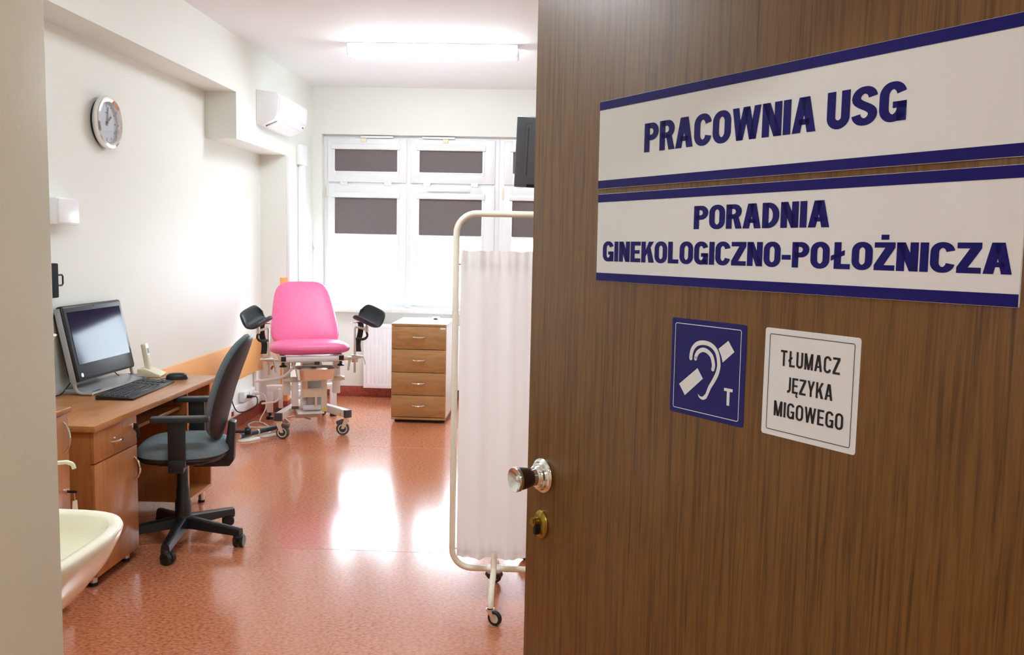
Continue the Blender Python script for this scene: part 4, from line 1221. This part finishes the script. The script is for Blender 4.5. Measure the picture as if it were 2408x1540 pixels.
def diag(x0, x1, w, y0=0.0, y1=1.0):
    """stroke cut level at both ends, from bottom x0 to top x1"""
    return [(x0, y0), (x0 + w, y0), (x1 + w, y1), (x1, y1)]


def glyph(ch, w, h, Wd):
    """polygons and width of a capital: stem w, bar h, nominal width Wd"""
    W = Wd
    rr = 0.5 * (W - w)
    if ch == 'I':
        return [rect(0, 0, w, 1)], w
    if ch == '-':
        return [rect(0, 0.30, 0.34, 0.30 + h)], 0.34
    if ch == 'T':
        return [rect(0, 1 - h, W, 1), rect(W / 2 - w / 2, 0, W / 2 + w / 2, 1 - h)], W
    if ch in 'LŁ':
        q = [rect(0, 0, w, 1), rect(w, 0, W * 0.86, h)]
        o = 0.0
        if ch == 'Ł':
            o = w * 0.45
            q = [[(x + o, y) for x, y in p] for p in q]
            q.append([(0, 0.30), (o + w * 1.5, 0.52), (o + w * 1.5, 0.52 + h), (0, 0.30 + h)])
        return q, W * 0.86 + o
    if ch in 'EĘ':
        q = [rect(0, 0, w, 1), rect(w, 0, W * 0.9, h), rect(w, 1 - h, W * 0.9, 1), rect(w, 0.5 - h * 0.45, W * 0.82, 0.5 + h * 0.45)]
        if ch == 'Ę':
            q += stroke([(W * 0.78, 0.0), (W * 0.66, -0.09), (W * 0.66, -0.16), (W * 0.76, -0.19), (W * 0.9, -0.17)], h * 0.7)
        return q, W * 0.9
    if ch in 'ZŻ':
        q = [rect(0, 0, W, h), rect(0, 1 - h, W, 1), [(0, h), (w * 1.25, h), (W, 1 - h), (W - w * 1.25, 1 - h)]]
        if ch == 'Ż':
            q.append(rect(W / 2 - w * 0.5, 1.09, W / 2 + w * 0.5, 1.09 + h * 0.95))
        return q, W
    if ch == 'N':
        return [rect(0, 0, w, 1), rect(W - w, 0, W, 1), [(0, 1), (W - w * 1.05, 0), (W, 0), (w * 1.05, 1)]], W
    if ch == 'A':
        W2 = W * 1.12
        c = W2 / 2
        a = w * 1.08
        return [diag(0, c - a * 0.62, a), [(W2 - a, 0), (W2, 0), (c + a * 0.62, 1), (c - a * 0.38, 1)], rect(c * 0.55, 0.22, W2 - c * 0.55, 0.22 + h * 0.85)], W2
    if ch == 'M':
        W2 = W * 1.25
        c = W2 / 2
        return [rect(0, 0, w, 1), rect(W2 - w, 0, W2, 1), [(c - w * 0.5, 0.0), (c + w * 0.5, 0.0), (w * 1.1, 1), (0, 1)], [(c - w * 0.5, 0.0), (c + w * 0.5, 0.0), (W2, 1), (W2 - w * 1.1, 1)]], W2
    if ch == 'W':
        W2 = W * 1.55
        a = w * 0.95
        q1, c = W2 * 0.27, W2 / 2
        return [[(q1 - a * 0.5, 0), (q1 + a * 0.5, 0), (a, 1), (0, 1)], [(q1 - a * 0.5, 0), (q1 + a * 0.5, 0), (c + a * 0.5, 1), (c - a * 0.5, 1)],
                [(W2 - q1 - a * 0.5, 0), (W2 - q1 + a * 0.5, 0), (c + a * 0.5, 1), (c - a * 0.5, 1)], [(W2 - q1 - a * 0.5, 0), (W2 - q1 + a * 0.5, 0), (W2, 1), (W2 - a, 1)]], W2
    if ch == 'K':
        W2 = W * 1.08
        return [rect(0, 0, w, 1), [(w, 0.30), (w * 1.0, 0.30 + h * 1.6), (W2 - w * 1.15, 1), (W2, 1)], [(w * 1.35, 0.48), (w * 2.1, 0.72), (W2 + w * 0.1, 0), (W2 - w * 1.15, 0)]], W2
    if ch == 'Y':
        W2 = W * 1.08
        c = W2 / 2
        return [rect(c - w / 2, 0, c + w / 2, 0.42), [(c - w / 2, 0.38), (c + w / 2, 0.38), (w * 1.05, 1), (0, 1)], [(c - w / 2, 0.38), (c + w / 2, 0.38), (W2, 1), (W2 - w * 1.05, 1)]], W2
    if ch in 'PR':
        b0 = 0.40
        mid = (b0 + 1) / 2
        ry = (1 - b0) / 2 - h / 2
        rx = min(ry, W * 0.40)
        q = [rect(0, 0, w, 1)]
        path = [(w * 0.4, 1 - h / 2)] + arc(W - w / 2 - rx, mid, rx, ry, 90, -90, 12) + [(w * 0.4, b0 + h / 2)]
        wd = [h] + [h + (w - h) * math.sin(PI * i / 12) for i in range(13)] + [h]
        q += stroke(path, wd)
        if ch == 'R':
            q.append([(W - w * 1.0, 0), (W + w * 0.08, 0), (W - w * 0.55, b0 + h * 0.6), (W * 0.42, b0 + h * 0.6)])
        return q, W
    if ch == 'D':
        ry = 0.5 - h / 2
        rx = W * 0.46
        path = [(w * 0.4, 1 - h / 2)] + arc(W - w / 2 - rx, 0.5, rx, ry, 90, -90, 16) + [(w * 0.4, h / 2)]
        wd = [h] + [h + (w - h) * math.sin(PI * i / 16) for i in range(17)] + [h]
        return [rect(0, 0, w, 1)] + stroke(path, wd), W
    if ch == 'U':
        yb = rr + h / 2
        path = [(w / 2, 1)] + [(w / 2 + rr + rr * math.cos(R(a)), yb + rr * math.sin(R(a))) for a in range(180, 361, 15)] + [(W - w / 2, 1)]
        return stroke(path, w), W
    if ch == 'J':
        r2 = rr * 0.9
        path = [(W * 0.85 - w / 2, 1)] + [(W * 0.85 - w / 2 - r2 + r2 * math.cos(R(a)), r2 + h / 2 + r2 * math.sin(R(a))) for a in range(0, -106, -15)]
        return stroke(path, w), W * 0.85
    # round letters: stadium-like centre line
    W2 = W * 1.06
    a = (W2 - w) / 2
    ry = min(a * 1.15, 0.40)
    top, bot = 1.0 - h / 2 + 0.012, h / 2 - 0.012
    cx = W2 / 2

    def upper(a0, a1, n=14):
        return arc(cx, top - ry, a, ry, a0, a1, n)

    def lower(a0, a1, n=14):
        return arc(cx, bot + ry, a, ry, a0, a1, n)

    def wid(path):
        o = []
        for i in range(len(path)):
            p, q = path[max(i - 1, 0)], path[min(i + 1, len(path) - 1)]
            dx, dy = abs(q[0] - p[0]), abs(q[1] - p[1])
            s = dy / math.hypot(dx, dy) if (dx or dy) else 1
            o.append(h + (w - h) * s)
        return o
    if ch == 'O':
        path = upper(0, 180, 20) + lower(180, 360, 20)
        return stroke(path, wid(path), True), W2
    if ch == 'C':
        path = upper(8, 180) + lower(180, 352)
        return stroke(path, wid(path)), W2
    if ch == 'G':
        path = upper(14, 180) + lower(180, 340)
        return stroke(path, wid(path)) + [rect(W2 - w, 0, W2, 0.50), rect(cx, 0.50 - h * 0.85, W2, 0.50)], W2
    if ch == 'S':
        t2 = top - 0.5
        ra = (top - 0.5) / 2
        up = arc(cx, top - ra, a, ra, 5, 180, 14)
        lo_ = arc(cx, bot + ra, a, ra, 0, -175, 14)
        mid = bez((up[-1][0], up[-1][1], 0), (up[-1][0], 0.5 + 0.02, 0), (lo_[0][0], 0.5 - 0.02, 0), (lo_[0][0], lo_[0][1], 0), 10)
        path = up + [(p.x, p.y) for p in mid[1:-1]] + lo_
        return stroke(path, wid(path)), W2
    return [], W


def text_polys(s, w, h, W, gap, space):
    polys, x = [], 0.0
    for c in s:
        if c == ' ':
            x += space
            continue
        g, wd = glyph(c, w, h, W)
        polys += [[(px_ + x, py_) for px_, py_ in p] for p in g]
        x += wd + gap
    return polys, x - gap


def print_mesh(name, polys, M, material, parent, lift=0.0004):
    """each polygon a thin printed patch in the local xy plane of M"""
    verts, faces = [], []
    for p in polys:
        i0 = len(verts)
        ar = sum(p[i][0] * p[(i + 1) % len(p)][1] - p[(i + 1) % len(p)][0] * p[i][1] for i in range(len(p)))
        if abs(ar) < 1e-9:
            continue
        q = p if ar > 0 else p[::-1]
        verts += [(x, y, lift) for x, y in q]
        faces.append(tuple(range(i0, i0 + len(q))))
    return MB().flat(verts, faces, M).build(name, material, parent, False)


def put_text(s, x0, x1, y0, cap, w, h, W, gap, space, M, material, parent, name='lettering'):
    polys, wd = text_polys(s, w, h, W, gap, space)
    k = (x1 - x0) / wd
    polys = [[(x0 + px_ * k, y0 + py_ * cap) for px_, py_ in p] for p in polys]
    return print_mesh(name, polys, M, material, parent)


def on_door(s, z):
    return DE + SD * s + V(0, 0, z)


def door_panel(name, label, cat, s0, z0, rot, thick):
    """thing whose local x runs along the leaf, y up, z out of the leaf"""
    o = bpy.data.objects.new(name, None)
    o.empty_display_size = 0.05
    C.objects.link(o)
    p = on_door(s0, z0) + NV * 0.0002
    o.matrix_world = frame_M(p, SD, (0, 0, 1), NV) @ Matrix.Rotation(rot, 4, 'Z')
    return tag(o, label, cat)


def rounded(x0, y0, x1, y1, r, n=5):
    o = []
    for cx, cy, a0 in ((x1 - r, y0 + r, 270), (x1 - r, y1 - r, 0), (x0 + r, y1 - r, 90), (x0 + r, y0 + r, 180)):
        o += [(cx + r * math.cos(R(a0 + 90 * k / n)), cy + r * math.sin(R(a0 + 90 * k / n))) for k in range(n + 1)]
    return o


def border(x0, y0, x1, y1, r, w):
    return stroke(rounded(x0, y0, x1, y1, r), w, True)


TH = 0.003
IM = Matrix.Translation((0, 0, TH))
# upper plate: PRACOWNIA USG
SW, SH = 0.722, 0.1475
s1 = door_panel('door_sign', 'upper door plate reading PRACOWNIA USG with navy stripes', 'sign', 0.207, 1.6725, R(0.45), TH)
MB().box((0, 0, 0), (SW, SH, TH), 0.0006, 1).build('plate', M_SIGNW, s1)
print_mesh('stripe', [rect(0.0005, SH - 0.0148, SW - 0.0005, SH - 0.0005)], IM, M_NAVY, s1)
print_mesh('stripe', [rect(0.0005, 0.0005, SW - 0.0005, 0.0140)], IM, M_NAVY, s1)
put_text('PRACOWNIA USG', 0.119, 0.581, 0.0525, 0.0455, 0.24, 0.19, 0.64, 0.045, 0.27, IM, M_NAVY, s1)
# lower plate
s2 = door_panel('door_sign', 'lower door plate reading PORADNIA GINEKOLOGICZNO-POŁOŻNICZA with navy stripes', 'sign', 0.2095, 1.5145, R(0.55), TH)
SW2, SH2 = 0.722, 0.149
MB().box((0, 0, 0), (SW2, SH2, TH), 0.0006, 1).build('plate', M_SIGNW, s2)
print_mesh('stripe', [rect(0.0005, SH2 - 0.0140, SW2 - 0.0005, SH2 - 0.0005)], IM, M_NAVY, s2)
print_mesh('stripe', [rect(0.0005, 0.0005, SW2 - 0.0005, 0.0142)], IM, M_NAVY, s2)
put_text('PORADNIA', 0.237, 0.481, 0.0868, 0.0345, 0.235, 0.19, 0.62, 0.045, 0.3, IM, M_NAVY, s2)
put_text('GINEKOLOGICZNO-POŁOŻNICZA', 0.0175, 0.713, 0.0345, 0.0335, 0.235, 0.19, 0.62, 0.045, 0.3, IM, M_NAVY, s2)

# blue induction loop sticker
ST = 0.0006
BW, BH = 0.1535, 0.1475
IS = Matrix.Translation((0, 0, ST))
b1 = door_panel('door_sticker', 'blue square sticker with white crossed ear symbol and letter T', 'sticker', 0.4058, 1.3198, R(0.5), ST)
MB().prism(rounded(0, 0, BW, BH, 0.004), ST).build('film', M_STICKB, b1)


def bs(p):
    return (p[0] * BW, p[1] * BH)


print_mesh('border_line', border(0.053 * BW, 0.053 * BH, 0.938 * BW, 0.946 * BH, 0.003, 0.0011), IS, M_STICKW, b1)
outer = [(0.286, 0.598), (0.286, 0.625), (0.305, 0.693), (0.361, 0.751), (0.447, 0.775), (0.541, 0.766), (0.613, 0.725), (0.65, 0.666), (0.666, 0.594), (0.665, 0.542), (0.645, 0.476), (0.6, 0.396), (0.56, 0.337), (0.528, 0.268), (0.508, 0.233), (0.467, 0.207), (0.423, 0.217), (0.404, 0.24)]
inner = [(0.351, 0.602), (0.359, 0.633), (0.387, 0.674), (0.444, 0.702), (0.508, 0.693), (0.567, 0.652), (0.591, 0.596), (0.598, 0.554), (0.591, 0.522)]


def dense(path, n=4):
    return [(p.x, p.y) for p in smooth_path([(x, y, 0) for x, y in path], n)]


po = dense([bs(p) for p in outer])
N_ = len(po)
wo = []
for i in range(N_):
    t = i / (N_ - 1)
    wo.append(0.0068 if t < 0.62 else (0.0068 - (0.0068 - 0.0052) * (t - 0.62) / 0.2 if t < 0.82 else max(0.0012, 0.0068 * (1 - (t - 0.82) / 0.2))))
pi_ = dense([bs(p) for p in inner])


def disc(p, r, n=14):
    return [(p[0] + r * math.cos(2 * PI * k / n), p[1] + r * math.sin(2 * PI * k / n)) for k in range(n)]


ear = stroke(po, wo) + [disc(po[0], 0.0034)] + stroke(pi_, 0.0066) + [disc(pi_[0], 0.0033), disc(pi_[-1], 0.0033)]
print_mesh('ear_symbol', ear, IS, M_STICKW, b1)
print_mesh('slash_bar', [[bs(p) for p in [(0.779, 0.828), (0.86, 0.726), (0.716, 0.605), (0.696, 0.665), (0.655, 0.735)]]], IS, M_STICKW, b1)
print_mesh('slash_bar', [[bs(p) for p in [(0.383, 0.506), (0.462, 0.408), (0.219, 0.2), (0.131, 0.307)]]], IS, M_STICKW, b1)
print_mesh('letter', [rect(0.747 * BW, 0.328 * BH, 0.857 * BW, 0.358 * BH), rect(0.785 * BW, 0.188 * BH, 0.821 * BW, 0.33 * BH)], IS, M_STICKW, b1)

# white interpreter sticker
WW, WH = 0.152, 0.1475
b2 = door_panel('door_sticker', 'white sticker with black text TŁUMACZ JĘZYKA MIGOWEGO', 'sticker', 0.593, 1.322, R(0.2), ST)
MB().prism(rounded(0, 0, WW, WH, 0.004), ST).build('film', M_STICKW, b2)
print_mesh('border_line', border(0.057 * WW, 0.054 * WH, 0.945 * WW, 0.944 * WH, 0.0025, 0.0009), IS, M_INK, b2)
put_text('TŁUMACZ', 0.187 * WW, 0.813 * WW, 0.662 * WH, 0.146 * WH, 0.15, 0.135, 0.50, 0.10, 0.3, IS, M_INK, b2)
put_text('JĘZYKA', 0.254 * WW, 0.754 * WW, 0.426 * WH, 0.142 * WH, 0.15, 0.135, 0.50, 0.10, 0.3, IS, M_INK, b2)
put_text('MIGOWEGO', 0.137 * WW, 0.872 * WW, 0.190 * WH, 0.141 * WH, 0.15, 0.135, 0.50, 0.10, 0.3, IS, M_INK, b2)
